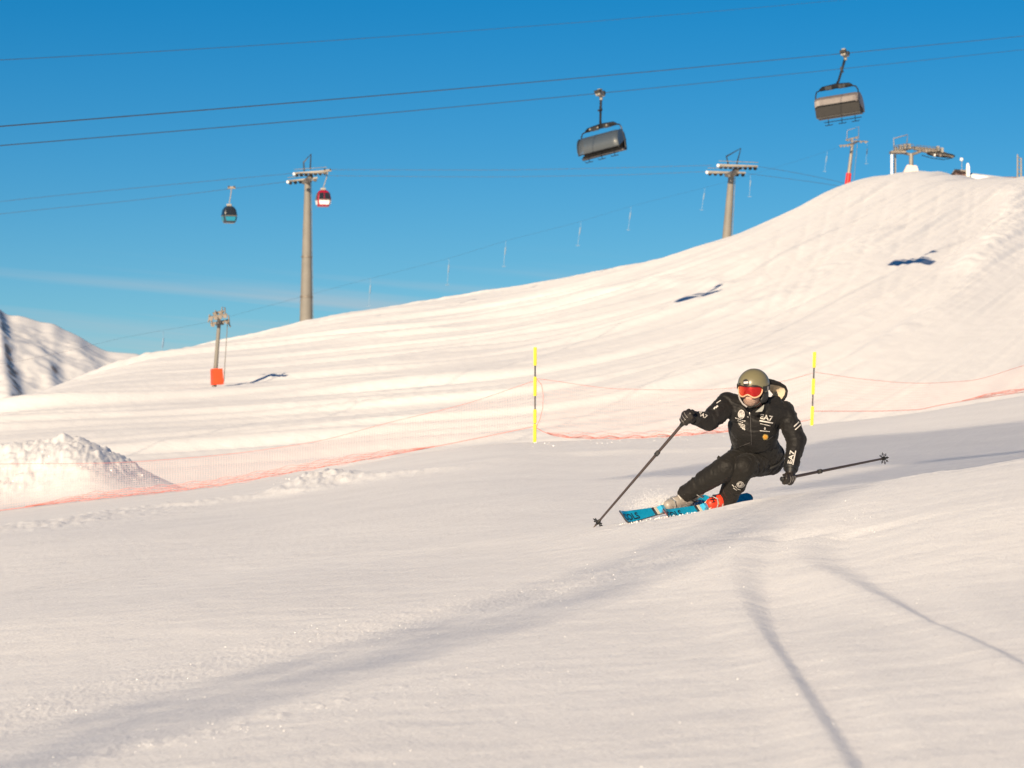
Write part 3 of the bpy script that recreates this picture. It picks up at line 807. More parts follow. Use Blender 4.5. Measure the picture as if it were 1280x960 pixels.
# ---------------------------------------------------------------- drag lift
def drag_pylon(hx, hy, bx, by, D, w0, w1, label, pad, arms, frame=None, padbox=True):
    s = D / F; head = P(hx, hy, D); base = P(bx, by, D); gz = ground(base.x, D); ax = (base - head).normalized()
    foot = base + ax * max(.3, (base.z - gz) + .4)
    r = thing('drag_lift_pylon', label, 'lift pylon', foot)
    build(MB().tube([head, foot], [w0 * s / 2, w1 * s / 2], 12), 'mast', M_conc if padbox else M_galv, r)
    y0, y1, m = pad
    t0 = (y0 - hy) / (by - hy); a = head.lerp(base, t0); b = head.lerp(base, (y1 - hy) / (by - hy)) + ax * .3
    if padbox: 
        mb = MB(); c = (a + b) / 2
        mb.box(c + Vector((.12, 0, 0)), (13.5 * s, 13 * s, (b - a).length), Matrix.Rotation(-.05, 3, 'Y') @ Matrix.Rotation(.35, 3, 'Z'), taper=.93)
        build(mb, 'safety_pad', m, r, smooth=False)
    else: build(MB().tube([a, b], [w1 * s * .62, w1 * s * .72], 14), 'safety_pad', m, r)
    for k, (x0, yy0, x1, yy1, dd, nw) in enumerate(arms):
        p0, p1 = P(x0, yy0, D + dd), P(x1, yy1, D + dd)
        bm = build(MB().tube([p0, p1], .075, 6), 'sheave_beam', M_galv2, r)
        for j in range(nw):
            c = p0.lerp(p1, (j + .5) / nw) + Vector((0, 0, -.1))
            build(MB().tube([c + Vector((0, -.07, 0)), c + Vector((0, .07, 0))], .13, 10), 'sheave', M_galv2, bm)
    if len(arms) > 1:
        (x0, yy0, x1, yy1, dd, _), (u0, v0, u1, v1, d2, _) = arms[0], arms[1]
        build(MB().tube([P((x0 + x1) / 2, (yy0 + yy1) / 2, D + dd), head, P((u0 + u1) / 2, (v0 + v1) / 2, D + d2)], [.08, .14, .08], 6), 'cross_arm', M_galv2, r)
    mb = MB()
    for k in (-.12, .12): mb.tube([head + Vector((w0 * s * .5 + .42, k, 0)), base + Vector((w1 * s * .5 + .42, k, -.2))], .014, 4)
    build(mb, 'ladder', M_galv, r)
    if frame:
        build(MB().tube([P(x, y, D - .3) for x, y in frame], .045, 5), 'lifting_frame', M_galv2, r)
    return r
DPY = 184.5
lb = P(268.5, 475, DPY)
p1_ = drag_pylon(274.0, 402, 268.5, 474, DPY, 4.6, 6.0, 'small drag lift pylon standing on the slope in a bright orange pad', (461, 475, M_orange),
           [(261, 397, 284, 393, -1.1, 4), (263, 405, 287, 400, 1.1, 4), (266, 392, 280, 389, .3, 2)], [(277, 392), (277.5, 384), (281, 384.5), (281.5, 393)])
for (x0, y0, x1, y1) in ((262, 393, 260.5, 403), (285.5, 394, 286.5, 405), (270, 392, 269, 388), (286, 404, 288, 409), (264, 400, 266, 407)):
    build(MB().tube([P(x0, y0, DPY), P(x1, y1, DPY)], .05, 5), 'rope_catcher', M_galv2, p1_)
p2_ = drag_pylon(1065.5, 180, 1059.5, 230, 346, 3.8, 5.2, 'drag lift pylon on the hill crest with a red pad, under the right chair', (216.5, 231, M_red),
           [(1049, 182, 1066, 181, -1.6, 4), (1062, 176, 1085, 177, 1.6, 4), (1057, 175, 1073, 171, 0, 3)], [(1058.5, 176), (1059, 163), (1073.5, 158.5), (1073, 174)], padbox=False)
# drag rope and its T-bars
RX = [-60, 0, 60, 160, 262, 285, 440, 564, 631, 725, 785, 881, 940, 1000, 1052]
RY = [459, 455, 444, 421, 402, 396, 354, 322, 301.5, 277, 259, 234.5, 218, 200, 183]
RD = [float(np.interp(x, [-60, 272, 1060], [1 / 190., 1 / 232., 1 / 346.])) for x in RX]
def rope_at(x): return P(x, float(pchip(RX, RY, np.array([float(x)]))[0]), 1 / float(np.interp(x, RX, RD)))
pth = [rope_at(x) for x in np.linspace(-60, 262, 24)] + [rope_at(x) for x in np.linspace(285, 1052, 60)]
tag(build(MB().tube(pth, .006, 5), 'drag_cable', M_black_rope), 'thin sagging drag lift cable climbing from the orange pylon to the crest', 'cable', None)
M_tb = mat('hanger_plastic', (.17, .28, .40), .6)
def tbar():
    r = thing('tow_bar', '', 'T-bar')
    build(MB().tube([(0, 0, 0), (0, 0, -.55)], .016, 5), 'cord', M_tb, r, world=False)
    build(MB().tube([(0, 0, -.55), (-.02, 0, -.6), (-.10, 0, -1.25), (-.12, 0, -1.3)], [.03, .07, .07, .03], 8), 'spring_box', M_tb, r, world=False)
    build(MB().tube([(-.12, 0, -1.3), (-.22, 0, -2.4)], .024, 5), 'stick', M_tb, r, world=False)
    build(MB().tube([(-.42, 0, -2.36), (-.22, 0, -2.44), (-.02, 0, -2.36)], .03, 6), 'crossbar', M_tb, r, world=False)
    return r
T0 = tbar(); first = True
for x, lab in ((204, 'pale tow bar hanging from the drag cable, the only one left of the orange pylon'), (463, 'pale tow bar, the first one right of the tall gondola tower'),
          (561, 'second pale tow bar right of the tall gondola tower'), (632, 'pale tow bar in the middle of the sagging drag cable'), (726, 'pale tow bar hanging under the left lift chair'),
          (788.5, 'pale tow bar just right of and far below the left lift chair'), (881, 'pale tow bar right beside the leaning gondola tower, on its left'), (938, 'short pale tow bar on the right side of the leaning gondola tower'),
          (1034, 'pale tow bar left of the red padded pylon on the crest')):
    t = T0 if first else copy_tree(T0); first = False
    q = rope_at(x); q.z -= .02; t.location = q; sc_ = q.y / 270.; 
    t.scale = (1, 1, 1); t.rotation_euler = (0, rad(-3 + (hash(int(x)) % 7)), 0); t['label'] = lab; t['group'] = 'tow bars hanging from the drag cable'
t = copy_tree(T0); t.location = P(1084, 180, 350); t['label'] = 'pale tow bar right of the red padded pylon on the crest'; t['group'] = 'tow bars hanging from the drag cable'

# ---------------------------------------------------------------- return station on the crest
def station():
    D = 348.; s = D / F
    base = P(1138, 217, D)
    r = thing('return_station', 'grey drag lift return station with a big wheel and a leg coloured sunlit white on the crest', 'lift station', (base.x, D, ground(base.x, D)))
    gz = lambda x: ground(P(x, 215, D).x, D) - .5
    def leg(x, y, w, m, nm, dd=0):
        a = P(x, y, D + dd); build(MB().box((a.x, a.y, (a.z + gz(x)) / 2), (w * s, w * s, a.z - gz(x))), nm, m, r, smooth=False)
    leg(1114.6, 193, 2.4, M_white, 'leg', -.6); leg(1118.8, 193, 2.4, M_galv, 'leg', .6)  # first leg is white to carry its sunlit look, its twin plain steel
    a = P(1139, 192, D); build(MB().tube([(a.x, a.y, gz(1139)), a], .26, 12), 'leg', M_galv, r)
    mb = MB()
    for (x0, y0, x1, y1) in ((1139, 193.5, 1151, 189), (1139, 193.5, 1127, 190.5), (1113, 190.5, 1142, 184.5), (1142, 184.5, 1168, 187), (1168, 187, 1192, 196), (1151, 188, 1168, 192), (1142, 186, 1178, 190)):
        mb.tube([P(x0, y0, D), P(x1, y1, D)], .17, 6)
    build(mb, 'gallery_beam', M_galv2, r)
    build(MB().box(P(1122, 190.5, D), (19 * s, 1.6, .25)), 'walkway', M_galv2, r, smooth=False)
    mb = MB()
    for k in range(9):
        x = 1117 + k * 3.1; y = 189 - .4 * k if k < 5 else 185.5 + .4 * (k - 4)
        mb.tube([P(x, y, D - .8), P(x, y - 6.5, D - .8)], .035, 4)
    mb.tube([P(1117, 182.5, D - .8), P(1130, 180, D - .8), P(1142, 180.5, D - .8)], .035, 4)
    for k in range(8):
        x = 1146 + k * 4.2; y = 186.5 + .35 * k; mb.tube([P(x, y, D - .8), P(x, y - 5, D - .8)], .03, 4)
    mb.tube([P(1146, 181.5, D - .8), P(1176, 184.5, D - .8)], .03, 4)
    build(mb, 'railing', M_galv2, r)
    build(MB().tube([P(1117.5, 184, D), P(1117, 173.2, D), P(1134.5, 168.3, D), P(1133.5, 181, D)], .07, 5), 'lifting_frame', M_galv2, r)
    for x, y in ((1120, 187), (1126, 185), (1131, 183.5), (1136, 183), (1172, 186), (1177, 188)):
        build(MB().box(P(x, y, D), (3.6 * s, .8, 6 * s)), 'machinery', M_galv, r, smooth=False)
    # horizontal return wheel seen nearly edge on
    c = P(1176, 193.5, D); tilt = Matrix.Rotation(rad(7), 3, 'Y'); R_w = 1.62
    ring = [c + tilt @ Vector((math.cos(a) * R_w, math.sin(a) * R_w, 0)) for a in np.linspace(0, 2 * math.pi, 37)]
    w = build(MB().tube(ring, .11, 8, caps=False), 'return_wheel', M_rubber, r)
    mb = MB()
    for k in range(8): mb.tube([c, ring[int(k * 4.5)]], .05, 5)
    mb.tube([c + Vector((0, 0, -.2)), c + Vector((0, 0, .5))], .18, 8); build(mb, 'spokes', M_galv2, w)
    build(MB().tube([P(1152, 194, D), P(1165, 197.8, D), P(1180, 199.5, D), P(1191, 197.5, D)], .05, 5), 'guide_rail', M_dark, r)
    build(MB().tube([P(1168.5, 190, D), P(1168.5, 196, D)], .12, 6), 'guide_post', M_white, r)
station()
a = P(1138, 214, 347); g = ground(a.x, a.y)
mb = MB().box((a.x + .1, a.y, g + .35), (1.9, 1.4, 1.0), Matrix.Rotation(rad(6), 3, 'Y'), taper=.6)
tag(build(mb, 'snow_covered_crash_pad', mat('pad_pink', (.74, .56, .50), .7, noise=.1, nscale=2), smooth=False), 'pale pink wedge shaped crash pad at the foot of the return station', 'crash pad')

def hut():
    D = 352.; s = D / F
    b0 = P(1205, 222, D); gz = ground(b0.x, D)
    r = thing('mountain_hut', 'low mountain hut behind the crest with a snow covered roof and dark gable', 'hut', (b0.x, D, gz))
    low = gz - 1.0
    M_wood = mat('gable_wood', (.16, .10, .09), .7, noise=.3, nscale=4)
    def v(x, y, d): return P(x, y, d)
    gl = [v(1186.5, 222.5, D), v(1193, 213.3, D), v(1208, 214.3, D), v(1216, 224, D)]
    poly = [Vector((gl[0].x, D, low))] + gl + [Vector((gl[-1].x, D, low))]
    build(MB().plate(poly, (0, 1, 0), .3), 'gable_wall', M_wood, r, smooth=False)
    build(MB().box(Vector(((v(1216, 0, D).x + v(1300, 0, D).x) / 2, D + 2.5, (low + v(0, 221, D).z) / 2)), ((1300 - 1216) * s, 5, v(0, 221, D).z - low)), 'wall', M_wood, r, smooth=False)
    # roof planks of snow
    rf = MB()
    for (x0, y0, x1, y1, t) in ((1193, 212.4, 1208, 213.6, .22), (1185.5, 222.6, 1193, 212.8, .16)):
        rf.plate([v(x0, y0, D - .7), v(x1, y1, D - .7), v(x1, y1, D + 5), v(x0, y0, D + 5)], (0, 0, 1), t)
    build(rf, 'roof_edge', M_galv2, r, smooth=False)
    rs = build(MB().sheet([[v(x, y, D - .6 + dd * 0) + Vector((0, dd, zz)) for x, y in ((1213, 214.6), (1235, 217.2), (1258, 220), (1300, 223.2))] for dd, zz in ((0, -.75), (-.1, -.35), (1.2, 0), (5, .35))]), 'snow_roof', M_snow, r)
    build(MB().plate([v(1240, 221.6, D - .9), v(1263.5, 224.8, D - .9), v(1252, 225.9, D - .9), v(1243, 225.4, D - .9)], (0, 1, 0), .25), 'dark_window_strip', M_dark, r, smooth=False)  # dark strip of windows below the snow roof
    ch = v(1209.8, 224, D - 1.5)
    build(MB().box((ch.x, ch.y, (low + v(0, 209.5, D).z) / 2), (4.6 * s, .45, v(0, 209.5, D).z - low), taper=.85), 'chimney', M_cream, r, smooth=False)
    build(MB().ball(v(1209.8, 207, D - 1.5), .20, .20, .34), 'chimney_cap', M_white, r)
    build(MB().tube([v(1202.5, 214, D - 1), v(1202, 201, D - 1)], .03, 5), 'lamp_post', M_galv, r)
    build(MB().ball(v(1202, 199.3, D - 1), .22), 'lamp_globe', M_white, r)
hut()
b = P(1274, 224, 350); gz = ground(b.x, b.y)
r = thing('crest_mast', 'thin grey twin mast at the right edge of the crest', 'mast', (b.x, 350, gz))
for x in (1272, 1276.5):
    q = P(x, 193 + (x - 1272), 350); build(MB().tube([(q.x, 350, gz - .4), q], [.13, .09], 8), 'pipe', M_galv, r)
mb = MB()
for y in (196, 201, 206, 211, 216): mb.tube([P(1272, y, 350), P(1276.5, y + 2, 350)], .05, 4)
build(mb, 'rungs', M_galv, r)
def unseen_shade_mast():  # added out of view to cast the diagonal band of shade on the piste
    bx, by = -12.35, -18.7; gz = ground(bx, by); H = 33.5
    r = thing('unseen_shade_mast', 'unseen lattice mast added left behind the viewpoint to cast faint shade across the piste', 'mast', (bx, by, gz))
    b = Vector((bx, by, gz)); w = .42
    cs = [Vector((w * math.cos(a), w * math.sin(a), 0)) for a in (.3, .3 + 2.094, .3 + 4.189)]
    for c in cs: build(MB().tube([b + c + Vector((0, 0, -.4)), b + c + Vector((0, 0, H))], .015, 6), 'leg', M_galv, r)
    mb = MB(); z = 0; k = 0
    while z < H - .7:
        for i in range(3):
            p, q = cs[i], cs[(i + 1) % 3]
            if k % 2: p, q = q, p
            mb.tube([b + p + Vector((0, 0, z)), b + q + Vector((0, 0, z + .7))], .0095, 4, caps=False)
            mb.tube([b + p + Vector((0, 0, z)), b + q + Vector((0, 0, z))], .008, 4, caps=False)
        z += .7; k += 1
    o = build(mb, 'bracing', M_galv, r); o['kind'] = 'stuff'
    ux = Vector((math.cos(rad(-20)), math.sin(rad(-20)), 0))
    for h0, h1, wd, of in ((23.8, 27.4, 3.0, -.9), (27.0, 33.0, 6.6, -3.4)):  # open bar screens, invented to half shade the snow right of the skier
        mb = MB(); x = -wd / 2
        while x <= wd / 2:
            mb.tube([b + ux * (x + of) + Vector((0, 0, h0)), b + ux * (x + of) + Vector((0, 0, h1))], .024, 4, caps=False); x += .17
        z = h0
        while z <= h1: mb.tube([b + ux * (of - wd / 2) + Vector((0, 0, z)), b + ux * (of + wd / 2) + Vector((0, 0, z))], .020, 4, caps=False); z += .45
        o = build(mb, 'shade_screen', M_galv, r); o['kind'] = 'stuff'
unseen_shade_mast()
#@@SKIER@@
# ================================================================ the skier
from mathutils import noise as MN
D0 = 23.2
def Q(px, py, d=0.0): return P(px, py, D0 + d)
def ZQ(x, y, d=0.0): return Q(720 + x / 3.2, 430 + y / 3.2, d)     # from the enlarged view of the skier

def fabric(name, col, rough, wr=.5):
    m = mat(name, col, rough, noise=.12, nscale=9, bump=wr, bscale=22, bdist=.006)
    m.node_tree.nodes['Principled BSDF'].inputs['Sheen Weight'].default_value = .06
    m.node_tree.nodes['Principled BSDF'].inputs['Specular IOR Level'].default_value = .3
    m.node_tree.nodes['Principled BSDF'].inputs['Sheen Roughness'].default_value = .5
    return m
M_jacket = fabric('jacket_fabric', (.0085, .0075, .007), .62)
M_trouser = fabric('trouser_fabric', (.0095, .008, .0065), .68)
M_glove = mat('glove_leather', (.022, .018, .015), .42, bump=.5, bscale=60, bdist=.002, noise=.2, nscale=30)
M_helmet = mat('helmet_olive', (.165, .148, .082), .34, noise=.05, nscale=8, coat=.25)
M_trim = mat('black_trim', (.012, .012, .012), .5)
M_frame = mat('goggle_frame', (.62, .36, .22), .4)
M_skin = mat('skin', (.62, .30, .22), .5, noise=.14, nscale=35, bump=.15, bscale=90, bdist=.002)
M_beard = mat('beard_hair', (.27, .175, .135), .8, noise=.4, nscale=160, bump=1, bscale=170, bdist=.004)
M_lining = mat('hood_lining', (.55, .46, .34), .75, noise=.14, nscale=14, bump=.6, bscale=26, bdist=.01)
M_collar = mat('collar_lining', (.42, .42, .38), .7)
M_print = mat('white_print', (.56, .53, .49), .65)
M_grey_print = mat('grey_print', (.30, .28, .27), .6)
M_zip = mat('zip_tape', (.075, .07, .068), .45)
M_sun = mat('orange_print', (.85, .36, .02), .6)
M_ski = mat('ski_topsheet_blue', srgb(22, 150, 190), .28, noise=.08, nscale=14, coat=.5)
M_skidk = mat('ski_dark', (.045, .04, .045), .35, noise=.2, nscale=12, coat=.3)
M_skiprint = mat('ski_lettering', (.012, .03, .05), .4)
M_base = mat('ski_base_red', srgb(205, 88, 78), .4, noise=.1, nscale=15)
M_bone = mat('ski_cream_panel', (.66, .58, .46), .4)
M_bootor = mat('boot_orange', srgb(222, 56, 26), .5, noise=.08, nscale=20, coat=.1)
M_bootgr = mat('boot_grey', (.30, .27, .235), .38, noise=.15, nscale=20, coat=.3)
M_alu = mat('pole_shaft', (.085, .065, .06), .35, .5)
M_buckle = mat('buckle_metal', (.62, .6, .56), .3, .9)
# mirrored goggle lens: coating shifts from red to orange with the viewing angle
M_lens = bpy.data.materials.new('goggle_lens'); M_lens.use_nodes = True
_n = M_lens.node_tree; _b = _n.nodes['Principled BSDF']; _b.inputs['Roughness'].default_value = .12; _b.inputs['Metallic'].default_value = .55
_lw = _n.nodes.new('ShaderNodeLayerWeight'); _lw.inputs['Blend'].default_value = .42
_cr = _n.nodes.new('ShaderNodeValToRGB'); _cr.color_ramp.elements[0].color = (.42, .004, .002, 1); _cr.color_ramp.elements[0].position = .12
_cr.color_ramp.elements[1].color = (1.0, .46, .03, 1); _cr.color_ramp.elements[1].position = .85
e_ = _cr.color_ramp.elements.new(.5); e_.color = (.90, .10, .01, 1)
_n.links.new(_lw.outputs['Facing'], _cr.inputs['Fac']); _n.links.new(_cr.outputs['Color'], _b.inputs['Base Color'])
_b.inputs['Coat Weight'].default_value = .6

def fuse(mb, voxel, smooth=6, fac=.5):
    me_ = bpy.data.meshes.new('tmp'); me_.from_pydata([tuple(v) for v in mb.v], [], mb.f); me_.update()
    ob = bpy.data.objects.new('tmp', me_); COL.objects.link(ob)
    m1 = ob.modifiers.new('r', 'REMESH'); m1.mode = 'VOXEL'; m1.voxel_size = voxel
    m2 = ob.modifiers.new('s', 'SMOOTH'); m2.iterations = smooth; m2.factor = fac
    dg = bpy.context.evaluated_depsgraph_get(); dg.update()
    out = bpy.data.meshes.new_from_object(ob.evaluated_get(dg))
    bpy.data.objects.remove(ob); bpy.data.meshes.remove(me_)
    return out
def crease(me_, bones, amp, fa=17., fr=5., seed=0., fine=.25):
    """folds that run round the limbs; bones = [(a, b), ...]"""
    segs = [(Vector(a), Vector(b), (Vector(b) - Vector(a)).normalized(), (Vector(b) - Vector(a)).length) for a, b in bones]
    nr = [Vector(v.vector) for v in me_.vertex_normals]
    cum = 0; offs = []
    for sgm in segs: offs.append(cum); cum += sgm[3] + .3
    for i, v in enumerate(me_.vertices):
        p = v.co; H = 0; Wt = 0
        for k, (a, b, t, ln) in enumerate(segs):
            u = (p - a).dot(t); uc = min(max(u, 0), ln); d = (p - (a + t * uc)).length; w = 1 / (d * d * d + 1e-4)
            q = p - a - t * u; c = t * ((u + offs[k]) * fa) + q * fr + Vector((seed, seed * 2, 0))
            warp = MN.noise(p * 9 + Vector((seed, 0, 0))) * 1.1
            c = c + t * warp
            h = 1 - abs(MN.noise(c)) * 2.4; H += w * h; Wt += w
        h = H / Wt
        f = 1 - abs(MN.noise(p * 48 + Vector((0, seed, 0)))) * 2
        g = MN.noise(p * 6 + Vector((seed, 3, 1)))
        v.co = p + nr[i] * (amp * (h - .35) * (.65 + .6 * g) + amp * fine * f)
    me_.update()
def put(me_, name, m, parent):
    off = worldloc(parent)
    me_.transform(Matrix.Translation(-off)); me_.materials.clear()
    return link(name, me_, m, parent)
def bvh_of(o):
    off = worldloc(o); me_ = o.data
    return BVHTree.FromPolygons([v.co + off for v in me_.vertices], [p.vertices[:] for p in me_.polygons])
def project(polys, bvh, name, m, parent, lift=.0025, sub=2, z_side=None):
    """print (outlines in picture coordinates) laid onto the cloth it belongs to"""
    bm = bmesh.new()
    for poly in polys:
        vs = [bm.verts.new((x, y, 0)) for x, y in poly]
        bm.faces.new(vs)
    bmesh.ops.triangulate(bm, faces=bm.faces)
    for _ in range(sub):
        long = [e for e in bm.edges if e.calc_length() > 1.1]
        if long: bmesh.ops.subdivide_edges(bm, edges=long, cuts=1); bmesh.ops.triangulate(bm, faces=[f for f in bm.faces if len(f.verts) > 3])
    dead = []
    off = worldloc(parent)
    for v in bm.verts:
        d = P(v.co.x, v.co.y, 1.0).normalized()
        hit = bvh.ray_cast(Vector((0, 0, 0)), d)
        if hit[0] is None: dead.append(v); continue
        nn = hit[1]; nn = nn if nn.dot(d) < 0 else -nn
        v.co = hit[0] + (nn * .5 - d * .5) * lift * 2 - off
    bmesh.ops.delete(bm, geom=dead, context='VERTS')
    me_ = bpy.data.meshes.new(name); bm.to_mesh(me_); bm.free()
    return link(name, me_, m, parent, smooth=False)
def text_polys(txt, ox, oy, xdir, ydir, size, bold=.0, shear=0.):
    """outlines of lettering as triangles: (ox,oy) start of the base line, xdir along it, ydir up, in picture units"""
    cu = bpy.data.curves.new('t', 'FONT'); cu.body = txt; cu.size = 1; cu.offset = bold; cu.resolution_u = 3; cu.shear = shear
    ob = bpy.data.objects.new('t', cu); COL.objects.link(ob)
    dg = bpy.context.evaluated_depsgraph_get(); dg.update()
    me_ = bpy.data.meshes.new_from_object(ob.evaluated_get(dg))
    out = []
    w = max(v.co.x for v in me_.vertices)
    for p in me_.polygons:
        out.append([(ox + xdir[0] * me_.vertices[i].co.x / w + ydir[0] * me_.vertices[i].co.y * size,
                     oy + xdir[1] * me_.vertices[i].co.x / w + ydir[1] * me_.vertices[i].co.y * size) for i in p.vertices])
    bpy.data.objects.remove(ob); bpy.data.curves.remove(cu); bpy.data.meshes.remove(me_)
    return out
def ell(cx, cy, rx, ry, n=24, rot=0):
    return [(cx + rx * math.cos(a) * math.cos(rot) - ry * math.sin(a) * math.sin(rot), cy + rx * math.cos(a) * math.sin(rot) + ry * math.sin(a) * math.cos(rot)) for a in [2 * math.pi * k / n for k in range(n)]]
def bar(x0, y0, x1, y1, w):
    dx, dy = x1 - x0, y1 - y0; l = math.hypot(dx, dy); nx, ny = -dy / l * w / 2, dx / l * w / 2
    return [(x0 + nx, y0 + ny), (x1 + nx, y1 + ny), (x1 - nx, y1 - ny), (x0 - nx, y0 - ny)]
def ringq(cx, cy, rx, ry, w, a0=0, a1=2 * math.pi, n=22):
    out = []
    for k in range(n):
        a, b = a0 + (a1 - a0) * k / n, a0 + (a1 - a0) * (k + 1) / n
        out.append([(cx + (rx - w) * math.cos(a), cy + (ry - w) * math.sin(a)), (cx + rx * math.cos(a), cy + ry * math.sin(a)), (cx + rx * math.cos(b), cy + ry * math.sin(b)), (cx + (rx - w) * math.cos(b), cy + (ry - w) * math.sin(b))])
    return out

# ---- skeleton
NECK = Q(948, 513, -.36); CHEST = Q(942, 530, -.25); BELLY = Q(943, 552, -.10); PELV = Q(947, 572, .06)
SR, ER, WR, GR = Q(909, 505, -.34), Q(886, 527, -.50), Q(870, 523, -.60), Q(861.5, 520.5, -.66)
SLf, EL, WL, GL_ = Q(980, 515, -.28), Q(996, 549, -.26), Q(989, 583, -.38), Q(984.5, 596, -.42)
HR, KR, AR = Q(936, 572, .02), Q(908, 584, -.25), Q(858, 617, -.06)
HL, KL, AL = Q(958, 574, .10), Q(929, 584, -.26), Q(910, 621, -.02)
foot_c = Q(870, 632, .0)
person = thing('person', 'skier in black jacket and trousers leaning hard into a turn, olive helmet and orange goggles', 'person', (foot_c.x, foot_c.y, ground(foot_c.x, foot_c.y)))

# ---- head frame
HC = Q(941.5, 484.5, -.47)
hf = Vector((-.47, -1, -.20)).normalized(); hu = Vector((.05, -.10, 1)); hu = (hu - hf * hu.dot(hf)).normalized(); hs_ = hf.cross(hu) * -1    # hs_: towards picture right
if hs_.x < 0: hs_ = -hs_
RH = Matrix((hs_, hf, hu)).transposed()
def hp(s, f, u): return HC + hs_ * s + hf * f + hu * u
# ---- the body, one continuous surface
mb = MB()
mb.ball(hp(0, -.01, .015), .078, .098, .105, RH, 20, 14)
mb.ball(hp(0, .055, -.065), .055, .045, .065, RH, 16, 10)          # jaw and mouth
mb.ball(hp(0, .082, -.105), .028, .022, .022, RH, 12, 8)           # chin
mb.capsule(hp(0, .09, .01), hp(0, .106, -.026), .011, .015)         # nose
mb.ball(hp(-.013, .108, -.034), .010, .010, .008, RH); mb.ball(hp(.013, .108, -.034), .010, .010, .008, RH)
mb.capsule(hp(-.02, .098, -.062), hp(.02, .098, -.062), .0075, .0075)  # lips
mb.capsule(hp(-.018, .098, -.074), hp(.018, .098, -.074), .008, .008)
mb.capsule(hp(-.045, .085, .03), hp(.045, .085, .03), .014, .014)    # brow
for s_ in (-1, 1):
    mb.ball(hp(s_ * .032, .088, .008), .014, .010, .010, RH)
    mb.ball(hp(s_ * .045, .072, -.03), .024, .018, .020, RH)         # cheeks
    mb.capsule(hp(s_ * .078, -.005, .015), hp(s_ * .080, -.01, -.02), .014, .010)
mb.capsule(hp(0, -.01, -.05), NECK, .056, .050)
mb.capsule(NECK, CHEST, .045, .07); mb.capsule(CHEST, BELLY, .10, .10); mb.capsule(BELLY, PELV, .12, .125)
for a, b, c, s_ in ((SR, ER, WR, 1), (SLf, EL, WL, 1)):
    mb.capsule(CHEST.lerp(a, .5), a, .055, .05); mb.capsule(a, b, .052, .042); mb.capsule(b, c, .042, .028)
mb.capsule(WR, GR, .024, .018); mb.capsule(WL, GL_, .024, .018)
for a, b, c in ((HR, KR, AR), (HL, KL, AL)):
    mb.capsule(PELV, a, .10, .09); mb.capsule(a, b, .085, .058); mb.capsule(b, c, .056, .036)
body = put(fuse(mb, .0062, 3), 'body', M_skin, person)

# ---- beard
mb = MB()
mb.ball(hp(0, .062, -.096), .056, .048, .045, RH, 16, 10)
mb.ball(hp(.035, .045, -.066), .038, .035, .045, RH, 12, 8); mb.ball(hp(-.035, .045, -.066), .038, .035, .045, RH, 12, 8)
mb.capsule(hp(-.028, .102, -.052), hp(.028, .102, -.052), .008, .008)
bd_ = fuse(mb, .005, 2)
for v in bd_.vertices: v.co += (v.co - hp(0, .03, -.06)).normalized() * .004 * MN.noise(v.co * 120)
put(bd_, 'beard', M_beard, person)

# ---- helmet
def helmet():
    rows = []; n = 40
    # meridian angle from the crown down; the rim height differs front / side / back
    for i in range(19):
        t = i / 18
        row = []
        for k in range(n):
            a = 2 * math.pi * k / n; fx, sx = math.cos(a), math.sin(a)      # fx = front
            rim = 1.55 + (.60 * (1 - max(fx, 0) ** .8)) * (1 if fx < .85 else 1)   # radians from crown
            rim = 1.50 + .62 * float(sstep(.75, .1, fx)) + (.08 if fx < -.4 else 0)
            ph = t * rim
            r_s, r_f, r_u = .124, .148, .128
            row.append(hp(math.sin(ph) * sx * r_s, -.008 + math.sin(ph) * fx * r_f, .022 + math.cos(ph) * r_u))
        rows.append(row)
    mbh = MB().sheet(rows, closed=True)
    me_ = bpy.data.meshes.new('h'); off = worldloc(person)
    me_.from_pydata([tuple(p - off) for p in mbh.v], [], mbh.f)
    o = link('helmet', me_, M_helmet, person)
    sm = o.modifiers.new('shell', 'SOLIDIFY'); sm.thickness = .012; sm.offset = 1
    bpy.context.view_layer.update()
    return o, rows
helm, hrows = helmet()
rim = hrows[-1] + [hrows[-1][0]]
build(MB().tube(rim, .0035, 6, caps=False), 'rim', M_trim, helm)
def on_helmet(th, ph, lift=.002):
    return hp(math.sin(ph) * math.sin(th) * (.124 + lift), -.008 + math.sin(ph) * math.cos(th) * (.148 + lift), .022 + math.cos(ph) * (.128 + lift))
def patch_h(th0, th1, ph0, ph1, lift=.003, n=6):
    return MB().sheet([[on_helmet(th0 + (th1 - th0) * i / n, ph0 + (ph1 - ph0) * j / n, lift) for i in range(n + 1)] for j in range(n + 1)])
hbv = bvh_of(helm)
# round badge with its white bar, vents
project([ell(932.7, 478.3, 3.6, 4.1)], hbv, 'badge', M_trim, helm, lift=.006)
project([bar(930.2, 478.6, 935.6, 478.2, 2.4)], hbv, 'badge_mark', M_print, helm, lift=.008)
project([[(924.0, 479.2), (926.2, 478.8), (926.0, 480.2), (924.2, 480.4)]], hbv, 'vent', M_trim, helm, lift=.005)
project([bar(939.5, 481.6, 947.5, 482.4, 1.3)], hbv, 'vent', M_trim, helm, lift=.005)
# ear pads and chin strap
for s_ in (-1, 1):
    me_ = fuse(MB().ball(hp(s_ * .094, -.012, -.055), .026, .058, .062, RH, 16, 10).ball(hp(s_ * .085, .018, -.085), .022, .035, .032, RH, 12, 8), .006, 3)
    put(me_, 'ear_pad', M_trim, helm)
build(MB().tube([hp(-.092, .02, -.09), hp(-.06, .06, -.125), hp(0, .075, -.148), hp(.06, .06, -.125), hp(.092, .02, -.09)], .008, 6), 'chin_strap', M_trim, helm)

